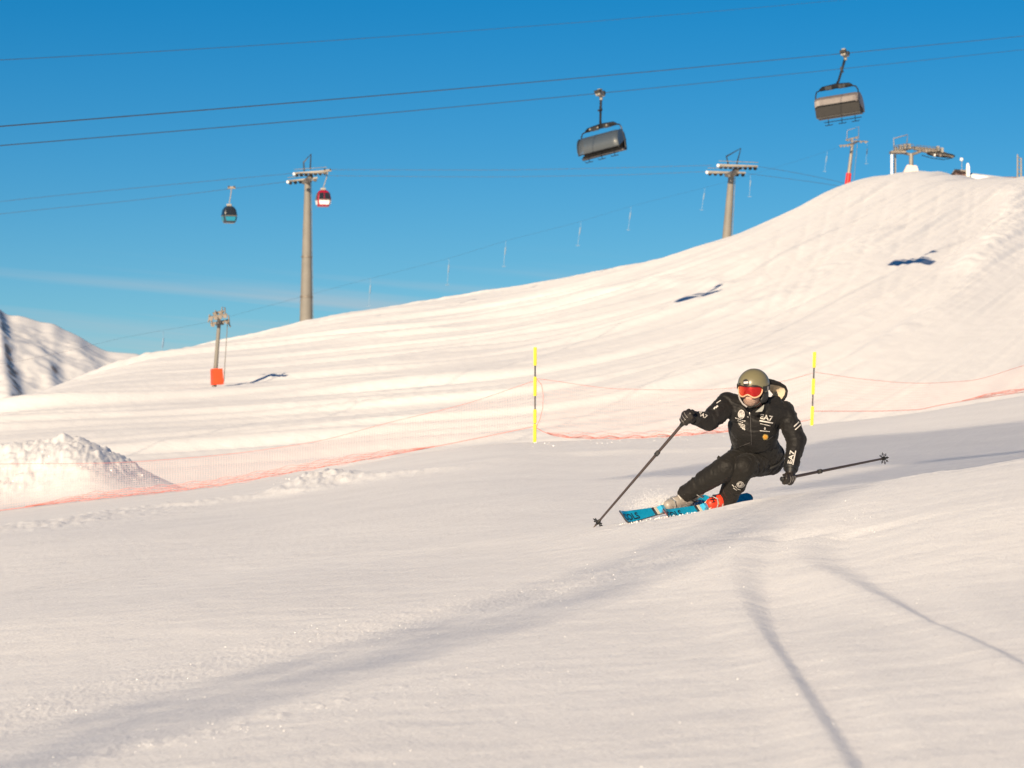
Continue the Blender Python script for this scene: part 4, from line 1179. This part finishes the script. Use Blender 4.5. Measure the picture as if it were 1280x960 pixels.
# ---- goggles
def goggles():
    cy = .000; A = 1.02
    def gp(u, v, rr):                     # u in -1..1 across, v -1..1 up: a curved lens seated on the face
        th = u * A; s_, f_ = math.sin(th) * rr * .92, math.cos(th) * rr
        return hp(s_, -.004 + f_, cy + v)
    top = [(-1, .018), (-.9, .036), (-.6, .046), (-.2, .048), (.2, .048), (.6, .046), (.9, .036), (1, .018)]
    bot = [(1, -.012), (.86, -.042), (.6, -.058), (.36, -.060), (.17, -.046), (0, -.036), (-.17, -.046), (-.36, -.060), (-.6, -.058), (-.86, -.042), (-1, -.012)]
    outline = top + bot
    def smooth_poly(pts, k=3):
        for _ in range(k):
            o = []
            for i in range(len(pts)):
                (x0, y0), (x1, y1) = pts[i], pts[(i + 1) % len(pts)]
                o += [(x0 * .75 + x1 * .25, y0 * .75 + y1 * .25), (x0 * .25 + x1 * .75, y0 * .25 + y1 * .75)]
            pts = o
        return pts
    ol = smooth_poly(outline, 2)
    r = .128
    # lens: rings shrinking to the middle
    rows = []
    for k in range(9):
        f = 1 - k / 8.0 * .999
        rows.append([gp(x * f * .93, (y * .88) * f + .002 * (1 - f), r + .005 * (1 - f)) for x, y in ol])
    lens_mb = MB().sheet(rows, closed=True)
    fr = build(MB().tube([gp(x, y, r - .002) for x, y in ol] + [gp(ol[0][0], ol[0][1], r - .002)], .0062, 8, caps=False), 'goggle_frame', M_frame, person)
    # foam skirt behind the frame
    build(MB().sheet([[gp(x, y, r - .002) for x, y in ol], [gp(x * .97, y * .95, r - .045) for x, y in ol]], closed=True), 'foam', M_trim, fr)
    build(lens_mb, 'lens', M_lens, fr)
    # strap round the helmet
    rows = [[], []]
    for i in range(25):
        th = 1.0 + (2 * math.pi - 2.0) * i / 24
        for j, dz in enumerate((-.017, .021)):
            rows[j].append(hp(math.sin(th) * .129, -.008 + math.cos(th) * .153 * (1 if abs(th) > 0 else 1), dz + .006))
    st_ = build(MB().sheet(rows), 'strap', M_trim, fr)
    build(MB().sheet([[hp(math.sin(th) * .131, -.008 + math.cos(th) * .155, dz) for th in (1.32, 1.42, 1.52)] for dz in (-.008, .022)]), 'strap_logo', M_grey_print, fr)
goggles()

# ---- jacket
lat = (SLf - SR).normalized(); upv = (NECK - PELV).normalized(); lat = (lat - upv * lat.dot(upv)).normalized(); dep = lat.cross(upv)
RT = Matrix((lat, dep, upv)).transposed()
mb = MB()
stations = [(NECK + upv * -.01, .125, .105), (NECK.lerp(CHEST, .45), .185, .13), (CHEST, .205, .148), (CHEST.lerp(BELLY, .5), .195, .148), (BELLY, .182, .142), (BELLY.lerp(PELV, .35), .190, .145), (BELLY.lerp(PELV, .60), .205, .155), (BELLY.lerp(PELV, .78), .212, .158)]
fine = []
for (a, r1, r2), (b, q1, q2) in zip(stations[:-1], stations[1:]):
    for k in range(5): fine.append((a.lerp(b, k / 5), r1 + (q1 - r1) * k / 5, r2 + (q2 - r2) * k / 5))
fine.append(stations[-1])
rows = [[c + lat * (math.copysign(abs(math.cos(a)) ** .85, math.cos(a)) * r1) + dep * (math.sin(a) * r2) for a in [2 * math.pi * k / 28 for k in range(28)]] for c, r1, r2 in fine]
mb.sheet(rows, closed=True); n_ = len(fine); o_ = 0
mb.f.append([k for k in range(28)]); mb.f.append([(n_ - 1) * 28 + k for k in range(28)][::-1])
mb.capsule(CHEST.lerp(SR, .55) + upv * .04, SR, .11, .092); mb.capsule(CHEST.lerp(SLf, .55) + upv * .03, SLf, .105, .086)
mb.capsule(NECK + lat * -.06, SR + upv * .005, .085, .075); mb.capsule(NECK + lat * .06, SLf - upv * .005, .08, .068)
mb.capsule(SR, ER, .090, .076); mb.capsule(ER, WR, .076, .052)
mb.capsule(SLf, EL, .084, .079); mb.capsule(EL, WL, .077, .056)
jm = fuse(mb, .0085, 8)
jb = [(NECK, PELV), (SR, ER), (ER, WR), (SLf, EL), (EL, WL)]
crease(jm, jb, .0145, 15, 5, 3.1)
jacket = put(jm, 'jacket', M_jacket, person)
jbv = bvh_of(jacket)
# cuffs, hem cord
for a, b, r_ in ((ER, WR, .054), (EL, WL, .058)):
    t = (b - a).normalized(); ra = (Vector((0, 0, 1)) - t * t.z).normalized(); rb = t.cross(ra)
    ring = lambda c, r__: [c + ra * math.cos(k * math.pi / 10) * r__ + rb * math.sin(k * math.pi / 10) * r__ for k in range(20)]
    build(MB().sheet([ring(b - t * .02, r_), ring(b + t * .015, r_ + .003), ring(b + t * .035, r_ - .002), ring(b + t * .034, r_ - .014)], closed=True), 'cuff', M_trim, jacket)
hc_, h1, h2 = stations[-1]
hem = [hc_ - upv * .008 + lat * (math.copysign(abs(math.cos(a)) ** .85, math.cos(a)) * (h1 + .004)) + dep * (math.sin(a) * (h2 + .004)) for a in [2 * math.pi * k / 40 for k in range(41)]]
build(MB().tube(hem, .011, 6, caps=False), 'hem', M_trim, jacket)
# collar: standing ring round the throat, open towards the picture right where its pale lining folds out
cup = (HC - NECK).normalized(); cx_ = (lat - cup * lat.dot(cup)).normalized(); cy_ = cx_.cross(cup)
if cy_.y > 0: cy_ = -cy_
rows = []
for j, (h, ra_) in enumerate(((.0, .098), (.015, .100), (.04, .100), (.066, .100), (.070, .094), (.035, .090))):
    rows.append([NECK + cup * (h + .018 * math.sin(a * 1.0 + .4)) + cx_ * math.cos(a) * ra_ + cy_ * math.sin(a) * ra_ * .98 for a in [2 * math.pi * k / 30 for k in range(30)]])
cm = MB().sheet(rows, closed=True)
me_ = bpy.data.meshes.new('c'); me_.from_pydata([tuple(p) for p in cm.v], [], cm.f); me_.update()
collar = put(me_, 'collar', M_jacket, jacket)
tri = [ZQ(718, 273, -.50), ZQ(722, 268, -.515), ZQ(752, 243, -.50), ZQ(750, 258, -.50), ZQ(744, 270, -.49)]
build(MB().plate(tri, (0.2, -1, .2), .010), 'collar_lining', M_collar, jacket)
build(MB().tube([ZQ(651, 205, -.50), ZQ(656, 222, -.53), ZQ(668, 240, -.545), ZQ(684, 252, -.55)], .007, 6), 'collar_piping', M_grey_print, jacket)
# hood behind the head, opened out: dark shell, pale lining inside
hoodpx = [(752, 158), (770, 150), (790, 153), (815, 160), (836, 172), (843, 188), (838, 208), (826, 226), (808, 238), (786, 240), (765, 246), (748, 262)]
hc = ZQ(792, 200, -.30)
mb = MB()
ringp = [ZQ(x, y, -.36 + .10 * ((x - 750) / 90.)) for x, y in hoodpx]
back = [p.lerp(hc, .55) + Vector((.02, .17, -.01)) for p in ringp]
mid = [p.lerp(hc, -.06) + Vector((.01, .08, 0)) for p in ringp]
build(MB().sheet([ringp, mid, back, [hc + Vector((.02, .21, 0))] * len(ringp)]), 'hood', M_jacket, jacket)
rr = ringp[:]; me_ = fuse(MB().tube([ringp[0] + Vector((-.06, .02, -.02))] + ringp + [ringp[-1] + Vector((-.03, -.03, -.06))], [.02, .026, .024, .02, .015, .011, .010, .011, .013, .017, .022, .026, .03, .03], 10), .005, 3)
crease(me_, [(ringp[0], ringp[5]), (ringp[5], ringp[-1])], .005, 30, 8, 9.)
put(me_, 'hood_edge', M_jacket, jacket)
lin = [p.lerp(hc, .10) for p in ringp]
rows = [lin, [p.lerp(hc, .45) + Vector((0, .05, 0)) for p in ringp], [p.lerp(hc, .8) + Vector((0, .09 + .012 * math.sin(i * 2.2), 0)) for i, p in enumerate(ringp)], [hc + Vector((0, .10, 0))] * len(ringp)]
build(MB().sheet(rows), 'hood_lining', M_lining, jacket, sharp=None)
# folded cloth between hood and left shoulder
mb = MB().capsule(ZQ(752, 232, -.40), ZQ(800, 230, -.33), .034, .045).capsule(ZQ(785, 248, -.37), ZQ(815, 244, -.31), .03, .04).capsule(ZQ(745, 210, -.36), ZQ(760, 250, -.36), .04, .05)
me_ = fuse(mb, .007, 4); crease(me_, [(ZQ(748, 240, -.42), ZQ(820, 245, -.34))], .008, 10, 14, 4.)
put(me_, 'hood_fold', M_jacket, jacket)

# ---- prints on the jacket
def jp(polys, name='print', m=None, **k): return project(polys, jbv, name, m or M_print, jacket, **k)
def Z12(x, y): return (890 + x / 12., 480 + y / 12.)
o1, o2 = Z12(716, 530), Z12(905, 568)
jp(text_polys('EA7', o1[0], o1[1] - .8, (o2[0] - o1[0], o2[1] - o1[1]), (.10, -1), 9.2, bold=.02), 'chest_lettering')
a, b = Z12(714, 551), Z12(912, 585); jp([bar(*a, *b, 1.5)], 'chest_bar')
a, b = Z12(722, 592), Z12(878, 628); jp([bar(a[0] + (b[0] - a[0]) * k / 9, a[1] + (b[1] - a[1]) * k / 9, a[0] + (b[0] - a[0]) * (k + .8) / 9, a[1] + (b[1] - a[1]) * (k + .8) / 9, .85) for k in range(9)], 'small_text_line', M_grey_print if 0 else M_print)
a = Z12(440, 452); jp(ringq(a[0], a[1], 4.3, 5.6, 1.0) + [ell(a[0] + .2, a[1] + 2.2, 2.6, 1.7), ell(a[0] - 1.6, a[1] + .2, 1.0, 2.0), ell(a[0] + .9, a[1] - 1.4, .9, 1.9, 12, .5), ell(a[0] + 2.2, a[1] + .6, .8, 1.6)], 'crest')
jp([ell(a[0], a[1], 3.3, 4.6)], 'crest_ground', M_grey_print, lift=.0016)
for (x0, y0, x1, y1, w) in ((350, 505, 503, 560, 1.1), (382, 545, 470, 580, 1.0), (392, 583, 500, 622, .9), (405, 607, 500, 645, .9), (428, 640, 500, 668, 1.0), (452, 665, 500, 688, 1.1)):
    a, b = Z12(x0, y0), Z12(x1, y1); n_k = max(2, int((b[0] - a[0]) / 2.2))
    jp([bar(a[0] + (b[0] - a[0]) * k / n_k, a[1] + (b[1] - a[1]) * k / n_k, a[0] + (b[0] - a[0]) * (k + .86) / n_k, a[1] + (b[1] - a[1]) * (k + .86) / n_k, w) for k in range(n_k)], 'small_text_line')
a = Z12(792, 668); jp([ell(a[0], a[1], 1.0, 1.5), [(a[0] - 1.4, a[1] - .4), (a[0], a[1] - 1.9), (a[0] + 1.4, a[1] - .4)]], 'small_emblem')
a, b = Z12(718, 700), Z12(868, 712); jp([bar(a[0] + (b[0] - a[0]) * k / 7, a[1] + (b[1] - a[1]) * k / 7, a[0] + (b[0] - a[0]) * (k + .84) / 7, a[1] + (b[1] - a[1]) * (k + .84) / 7, 1.0) for k in range(7)], 'small_text_line')
a = Z12(798, 792)
jp([ell(a[0], a[1], 2.6, 2.7)], 'sun_badge', M_sun, lift=.003)
jp([[(a[0] + 2.4 * math.cos(t - .2), a[1] + 2.4 * math.sin(t - .2)), (a[0] + 4.0 * math.cos(t), a[1] + 4.2 * math.sin(t)), (a[0] + 2.4 * math.cos(t + .2), a[1] + 2.4 * math.sin(t + .2))] for t in [k * math.pi / 7 for k in range(14)]] + ringq(a[0], a[1], 1.6, 1.7, .3, n=12), 'sun_rays', mat('yellow_print', (.85, .60, .18), .6), lift=.004)
jp([bar(992.3, 533.3, 998.6, 527.3, 1.5), bar(993.8, 537.2, 1000.9, 530.8, 1.4)], 'sleeve_stripes')
o1 = (989.6, 580.5); jp(text_polys('EA7', o1[0], o1[1], (3.6, -17.0), (-1, -.12), 7.6, bold=.02), 'sleeve_lettering')
jp([bar(991.0, 581.0, 994.6, 563.5, 1.3)], 'sleeve_bar')
jp(text_polys('EA7', 872.2, 518.6, (10.5, 5.2), (.45, -1), 6.2, bold=.02), 'cuff_lettering')
jp([bar(892.2, 511.5, 894.0, 509.0, 1.6), bar(894.6, 509.8, 897.3, 507.3, 2.0), bar(895.8, 504.2, 901.0, 500.6, 1.0)], 'sleeve_marks')
jp([bar(938.2, 514, 938.6, 536, .7), bar(938.6, 536, 939.4, 556, .6)], 'front_zip', M_zip)
jp([bar(936.5, 515, 937.2, 518.5, 1.0), bar(934.6, 520.2, 935.6, 521.6, 1.1)], 'zip_puller', M_buckle, lift=.006)
jp([bar(925, 558, 938, 553, .8), bar(958, 551, 966, 545, .8)], 'pocket_zip', M_zip)

# ---- trousers
mb = MB()
mb.ball(PELV + upv * -.0, .185, .150, .15, RT, 22, 14)
mb.ball(Q(962, 578, .14), .12, .12, .10, None, 16, 10)
mb.capsule(HR, KR, .130, .096); mb.capsule(KR, KR.lerp(AR, .55), .096, .082); mb.capsule(KR.lerp(AR, .5), AR, .086, .067)
mb.capsule(HL, KL, .128, .095); mb.capsule(KL, KL.lerp(AL, .55), .095, .091); mb.capsule(KL.lerp(AL, .5), AL, .092, .074)
tm = fuse(mb, .0085, 8)
crease(tm, [(HR, KR), (KR, AR), (HL, KL), (KL, AL), (PELV, BELLY)], .016, 12, 4, 7.7)
trousers = put(tm, 'trousers', M_trouser, person)
tbv = bvh_of(trousers)
# spiral mark on the shin
polys = []
for k in range(46):
    a, b = k * .42, (k + 1) * .42; ra, rb = 1.0 - k * .0195, 1.0 - (k + 1) * .0195
    f = lambda t, r_, w: (925.6 + 5.6 * (r_ - w) * math.cos(t), 605.2 + 4.7 * (r_ - w) * math.sin(t))
    if ra < .15: break
    polys.append([f(a, ra, 0), f(b, rb, 0), f(b, rb, .17), f(a, ra, .17)])
    if k > 34: break
project(polys, tbv, 'shin_spiral', M_print, trousers)
project([bar(915.2, 605.6, 918.0, 608.6, .8), bar(916.8, 609.6, 921.0, 612.8, .9), bar(921.6, 611.0, 925.6, 612.2, .9), bar(919.0, 607.4, 921.5, 610.4, .7)], tbv, 'shin_strokes', M_print, trousers)
build(MB().box(ZQ(574, 455, -.20), (.035, .03, .022), Matrix.Rotation(.5, 3, 'Y')).box(ZQ(584, 466, -.21), (.09, .03, .014), Matrix.Rotation(.55, 3, 'Y')), 'pocket_flap', M_trouser, trousers)
project([bar(899, 571.5, 912, 576.5, .8)], tbv, 'pocket_seam', M_trim, trousers)
project([bar(944, 564.0, 950, 566.4, .8), bar(950.2, 566.2, 953, 562.8, .6)], tbv, 'fly_tab', M_grey_print, trousers)
me_ = fuse(MB().capsule(ZQ(806, 420, .02), ZQ(800, 470, .06), .035, .045), .008, 3); crease(me_, [(ZQ(806, 420, .02), ZQ(800, 470, .06))], .008, 20, 8, 2.)
put(me_, 'belt_flap', mat('flap_grey', (.05, .045, .04), .6), trousers)

# ---- ski direction and edging
SKA = (Q(769, 650, -.64) - Q(843, 634, 0)).normalized()
side_in = Vector((-SKA.y, SKA.x, 0)).normalized()       # to his left
if side_in.x < 0: side_in = -side_in
upn = Vector((0, 0, 1)); upn = (upn - SKA * upn.dot(SKA)).normalized()
th_e = rad(54)
SN = (upn * math.cos(th_e) + side_in * math.sin(th_e)).normalized()   # top of the ski faces here
SB = SKA.cross(SN).normalized()                                        # across the ski

# ---- boots
def boot(center, shin_to, m, nm, mirror):
    """sole centre, point on the shin; toe along the ski"""
    def b(a, n, c=0.): return center + SKA * a + SN * n + SB * c
    mbq = MB()
    mbq.capsule(b(.135, .045), b(.02, .058), .046, .056); mbq.capsule(b(.02, .055), b(-.11, .055), .054, .050)
    mbq.capsule(b(.06, .075), b(-.05, .11), .048, .060)
    an = b(-.05, .10); t = (shin_to - an); t = t.normalized()
    mbq.capsule(an, an + t * .14, .060, .064)
    mbq.box(b(.01, .016), (.001, .001, .001))
    me_ = fuse(mbq, .0065, 3)
    bo = put(me_, nm, m, person)
    RS = Matrix((SKA, SB, SN)).transposed()
    build(MB().box(b(.012, .004), (.315, .070, .026), RS), 'boot_sole', M_trim, bo)
    for q, w in ((.105, .046), (.045, .060)):
        build(MB().tube([b(q, .045, -w - .008), b(q + .01, .090, -w * .7), b(q + .014, .112, 0), b(q + .01, .090, w * .7), b(q, .045, w + .008)], .006, 6), 'buckle', M_buckle, bo)
    for q in (.07, .14):
        c = an + t * q; f1 = (SKA - t * SKA.dot(t)).normalized(); s1 = t.cross(f1)
        build(MB().tube([c + f1 * math.cos(x) * .074 + s1 * math.sin(x) * .074 for x in np.linspace(-1.9, 1.9, 13)], .0065, 6), 'buckle', M_buckle if q > .1 else M_trim, bo)
    return bo, b, an, t
S1c = Q(843, 633.5, .0); S2c = Q(896, 631.0, .04)
bootR, bR, anR, tR = boot(S1c, KR, M_bootgr, 'ski_boot', 1); bootR['label'] = 'grey ski boot'
bootL, bL, anL, tL = boot(S2c, KL, M_bootor, 'ski_boot', -1); bootL['label'] = 'bright orange ski boot'
obv = bvh_of(bootL)
project([bar(886, 622.2, 895.5, 620.5, 1.3), bar(887.5, 625.2, 896, 623.2, 1.3), bar(889.5, 628, 894, 627, 1.1), bar(890, 620, 892, 627, 1.2)], obv, 'boot_print', M_trim, bootL)
project([bar(897.5, 624.5, 899.0, 630.5, 1.0)], obv, 'boot_print', M_sun, bootL)
gbv = bvh_of(bootR)
project([bar(847.5, 619, 851.5, 624.5, 1.4), bar(851.5, 616, 856, 621.5, 1.1), bar(841, 622, 844.5, 626.5, .9)], gbv, 'boot_print', M_print, bootR)

# ---- skis
def ski(center, label, base_m, front=.80, tail=.50, zoff=0.0):
    r = thing('ski', label, 'ski', center, 'pair of blue skis')
    def prof(a):      # a metres from the boot centre, + towards the tip
        t = (a + tail) / (front + tail)
        w = np.interp(t, [0, .02, .08, .45, .60, .90, .965, .985, 1.0], [.030, .092, .100, .072, .072, .112, .104, .075, .028]) / 2
        lift = .075 * max(0, (a - (front - .20)) / .20) ** 2 + .02 * max(0, (-a - (tail - .10)) / .10) ** 2 + .004
        return w, lift
    def strip(a0, a1, n, top, bot, f=1.0):
        mbs = MB(); rows = []
        for k in range(n + 1):
            a = a0 + (a1 - a0) * k / n; w, l = prof(a); w *= f; c = center + SKA * a + SN * l
            rows.append([c + SN * top - SB * w, c + SN * top + SB * w, c + SN * bot + SB * w, c + SN * bot - SB * w])
        mbs.sheet(rows, closed=True); mbs.f.append([0, 1, 2, 3]); mbs.f.append([n * 4 + 3, n * 4 + 2, n * 4 + 1, n * 4]); return mbs
    co_ = build(strip(-tail, front, 60, .007, -.004), 'core', M_skidk, r)
    build(strip(-tail, front, 60, -.0045, -.0065, 1.0), 'base', base_m, r)
    build(strip(.30, front - .022, 26, .0095, .0075, .95), 'front_topsheet', M_ski, r)
    build(strip(.185, .215, 3, .0095, .0075, .95), 'cream_panel', M_bone, r)
    build(strip(.15, .182, 2, .0095, .0075, .95), 'dark_panel', M_skidk, r)
    build(strip(-tail + .01, .148, 30, .0095, .0075, .95), 'rear_topsheet', M_ski, r)
    build(strip(.226, .26, 3, .0095, .0075, .95), 'cream_panel', M_bone, r)
    # lettering on the shovel
    pol = text_polys('COLS', 0, 0, (1, 0), (0, 1), 1.0, bold=.03)
    mt = MB()
    for p in pol:
        pts = []
        for x, y in p:
            a = front - .06 - x * .235; w, l = prof(a); pts.append(center + SKA * a + SN * (l + .0103) + SB * sgnB * (-.034 + y * .082))
        mt.add(pts, [list(range(len(pts)))])
    build(mt, 'lettering', M_skiprint, r, smooth=False)
    RS = Matrix((SKA, SB, SN)).transposed()
    def c(a, n, s=0): return center + SKA * a + SN * n + SB * s
    tp = build(MB().box(c(.185, .026), (.075, .062, .034), RS, .8).box(c(.205, .045), (.05, .048, .02), RS, .7), 'toe_binding', M_ski, r, smooth=False)
    build(MB().box(c(.160, .044), (.012, .07, .03), RS), 'toe_wing', M_bone, tp, smooth=False)
    build(MB().box(c(-.185, .03), (.10, .058, .045), RS, .8).box(c(-.17, .06), (.05, .045, .035), RS, .6), 'heel_binding', M_skidk, r, smooth=False)
    build(MB().box(c(-.2, .075), (.012, .03, .05), RS), 'heel_lever', M_bone, r, smooth=False)
    return r
sgnB = 1 if (SB.z < 0) == False else -1
ski(S1c - SN * .012, 'blue ski under the grey boot, its tip lowest and farthest left', M_skidk)
ski(S2c - SN * .012, 'blue ski with a red underside under the orange boot', M_base)

# ---- gloves
def glove(G, A, out, wrist, name, flip, par):
    """G grip centre, A along the pole, out = towards the viewer, wrist point"""
    A = A.normalized(); N = (out - A * out.dot(A)).normalized(); B = A.cross(N) * flip
    Wd = (wrist - G); 
    mbq = MB(); R0 = .030
    lens_ = [.9, 1.0, .96, .80]
    for k in range(4):
        c = G + A * ((k - 1.5) * .0255); rg = R0 * lens_[k] + .004; pts = []
        a0, a1 = -60 + k * 4, 215 - (3 if k != 3 else 30)
        nseg = 7
        for j in range(nseg + 1):
            an = rad(a0 + (a1 - a0) * j / nseg); rr_ = rg * (1.14 if j in (2, 4) else 1.0)
            pts.append(c - B * math.cos(an) * rr_ + N * math.sin(an) * rr_)
        for j in range(nseg):
            mbq.capsule(pts[j], pts[j + 1], .0152 - .0006 * j, .0150 - .0006 * (j + 1), 10)
    # back of the hand and palm
    kn = G - B * .030 + N * .012
    mbq.ball(kn.lerp(wrist, .30), .040, .034, .040); mbq.ball(kn.lerp(wrist, .12), .036, .036, .044)
    mbq.capsule(kn.lerp(wrist, .2), wrist, .038, .038)
    for k in range(4): mbq.capsule(G + A * ((k - 1.5) * .0255) - B * .028 - N * .006, kn.lerp(wrist, .45), .017, .020, 10)
    # thumb from the side of the palm, closing over the fore finger
    t0 = G - A * .052 - B * .030 + N * .0; t1 = G - A * .056 + B * .004 + N * .030; t2 = G - A * .040 + B * .030 + N * .018
    mbq.capsule(kn.lerp(wrist, .35), t0, .020, .018); mbq.capsule(t0, t1, .018, .016); mbq.capsule(t1, t2, .016, .013)
    me_ = fuse(mbq, .0042, 2)
    nr = [Vector(v.vector) for v in me_.vertex_normals]
    for i, v in enumerate(me_.vertices): v.co += nr[i] * .0018 * (1 - 2 * abs(MN.noise(v.co * 55)))
    me_.update()
    g = put(me_, name, M_glove, par)
    t = (wrist - kn).normalized(); ra = (A - t * A.dot(t)).normalized(); rb = t.cross(ra)
    rg = lambda q, r_: [kn + t * q + ra * math.cos(k * math.pi / 9) * r_ + rb * math.sin(k * math.pi / 9) * r_ for k in range(18)]
    L_ = (wrist - kn).length
    build(MB().sheet([rg(L_ * .55, .040), rg(L_ * .75, .046), rg(L_ * 1.0, .050), rg(L_ * 1.25, .052)], closed=True), 'glove_cuff', M_trim, g)
    # stitched seams on the back of the fingers
    for k in range(3):
        c = G + A * ((k - 1) * .0255)
        build(MB().tube([c - B * math.cos(rad(x)) * .050 + N * math.sin(rad(x)) * .050 for x in (20, 50, 80, 110)], .0016, 4), 'seam', M_grey_print, g)
    return g

# ---- poles
def pole(G, tip, label, baskh):
    A = (tip - G).normalized(); r = thing('ski_pole', label, 'ski pole', G, 'pair of ski poles'); Ln = (tip - G).length
    q = lambda s: G + A * s
    build(MB().tube([q(.07), q(.5), q(Ln - .03)], [.0125, .0110, .0082], 12), 'shaft', M_alu, r)
    build(MB().tube([q(-.085), q(-.08), q(-.06), q(.0), q(.065), q(.085)], [.012, .021, .018, .0165, .0175, .013], 12), 'grip', M_trim, r)
    build(MB().tube([q(.36), q(.366), q(.40), q(.406)], [.012, .0185, .0185, .012], 10).box(q(.383) + Vector((0, -.018, 0)), (.02, .02, .03)), 'clamp', M_trim, r)
    ra = A.orthogonal().normalized(); rb = A.cross(ra); c = q(Ln - .065)
    bk = build(MB().tube([c - A * .03, c - A * .01, c + A * .012], [.010, .017, .013], 10), 'basket', M_trim, r)
    for k in range(8):
        a = k * math.pi / 4; d = ra * math.cos(a) + rb * math.sin(a); e = ra * -math.sin(a) + rb * math.cos(a)
        build(MB().tube([c, c + d * .026, c + d * .036 + e * .007, c + d * .048, c + d * .036 - e * .007, c + d * .026], .0034, 5), 'basket_arm', M_trim, bk)
    build(MB().tube([q(Ln - .05), q(Ln - .015), tip], [.007, .005, .0025], 8), 'tip', M_galv2, r)
    # wrist strap
    return r, A
tipR = Q(741.3, 660.2, -.22); tipL = Q(1111, 571.8, .42)
GPR = Q(859.0, 523.0, -.68); GPL = Q(985.5, 597.3, -.44)
rR, AxR = pole(GPR, tipR, 'ski pole in the skier\'s right hand, pointing down left to the snow', 0)
rL, AxL = pole(GPL, tipL, 'ski pole trailing out to the right from the skier\'s left hand', 0)
glove(GPR, AxR, Vector((-.25, -1, .25)), WR, 'glove', -1, person)
glove(GPL, AxL, Vector((-.1, -1, -.15)), WL, 'glove', -1, person)

# ---- thrown up snow round the skis and loose clods
def clods(name, pts, m, kind='stuff'):
    rnd = random.Random(11); mbq = MB()
    for c, r_ in pts:
        n, m_ = 5, 3; R = Matrix.Rotation(rnd.random() * 6, 3, 'Z') @ Matrix.Rotation(rnd.random() * 3, 3, 'X')
        o = len(mbq.v); mbq.ball(c, r_ * rnd.uniform(.7, 1.2), r_ * rnd.uniform(.7, 1.2), r_ * rnd.uniform(.5, .9), R, n, m_)
        for i in range(o, len(mbq.v)): mbq.v[i] = c + (mbq.v[i] - c) * rnd.uniform(.75, 1.2)
    o = build(mbq, name, m, sharp=None); o['kind'] = kind; return o
rnd = random.Random(4)
pts = []
for k in range(420):     # grains along the sunk edges of the skis
    a = rnd.uniform(-.5, .75); cc = (S1c if k % 2 else S2c) + SKA * a
    x, y = cc.x + rnd.gauss(.05, .06), cc.y + rnd.gauss(-.07, .06); pts.append((Vector((x, y, ground(x, y) + rnd.uniform(-.004, .008))), abs(rnd.gauss(0, .0035)) + .0015))
for k in range(4200):     # powder hanging behind the legs
    t = rnd.random(); b0 = Q(862 + 90 * t, 628 - 8 * t, .45 + .4 * t); pts.append((b0 + Vector((rnd.gauss(0, .12), rnd.gauss(0, .15), abs(rnd.gauss(0, .10)) - .02)), rnd.uniform(.0006, .0017)))
for k in range(9500):     # fine spray hanging behind the grey boot and along the upper ski
    t = rnd.random(); b0 = Q(812 + 40 * t, 637 - 8 * t, .15)
    h = abs(rnd.gauss(0, .07)) * (1 - .5 * t); pts.append((b0 + Vector((rnd.gauss(0, .10), rnd.gauss(.05, .12), h - .01)), rnd.uniform(.0008, .0023)))
clods('snow_spray', pts, M_snow)
pts = []
def scatter(n, fx, rmin, rmax):
    for k in range(n):
        px, D, w = fx(); x = (px - 640) / F * D; r_ = rmin + (rmax - rmin) * rnd.random() ** 3
        pts.append((Vector((x, D, ground(x, D) + r_ * .25)), r_))
def band_pts():
    t = rnd.random(); i = min(int(t * 8), 7)
    bx = [0, 160, 330, 500, 650, 800, 930, 1040, 1100]; by = [905, 860, 815, 775, 745, 708, 672, 650, 640]
    f = t * 8 - i; px, py = bx[i] + (bx[i + 1] - bx[i]) * f, by[i] + (by[i + 1] - by[i]) * f + rnd.gauss(0, 12)
    _, D = on_base(px, py); return px, D, 0
scatter(260, band_pts, .0015, .005)
def any_pts():
    px, py = rnd.uniform(-20, 1300), rnd.uniform(690, 960); _, D = on_base(px, py); return px, D, 0
scatter(160, any_pts, .0012, .0045)
def strip_pts():
    t = rnd.random(); px, py = 60 + 640 * t, 965 - 130 * t + rnd.gauss(0, 9); _, D = on_base(px, py); return px, D, 0
scatter(160, strip_pts, .0012, .004)
def heap_pts():
    px = rnd.uniform(-20, 240); D = rnd.uniform(61, 72); return px, D, 0
scatter(70, heap_pts, .008, .03)
def edge_pts():
    px = rnd.gauss(410, 38); D = rnd.uniform(52.5, 57); return px, D, 0
scatter(24, edge_pts, .006, .02)
def edge2_pts():
    px = rnd.uniform(660, 960); D = rnd.uniform(55.5, 60); return px, D, 0
scatter(50, edge2_pts, .006, .018)
clods('loose_snow_clods', pts, M_snow)
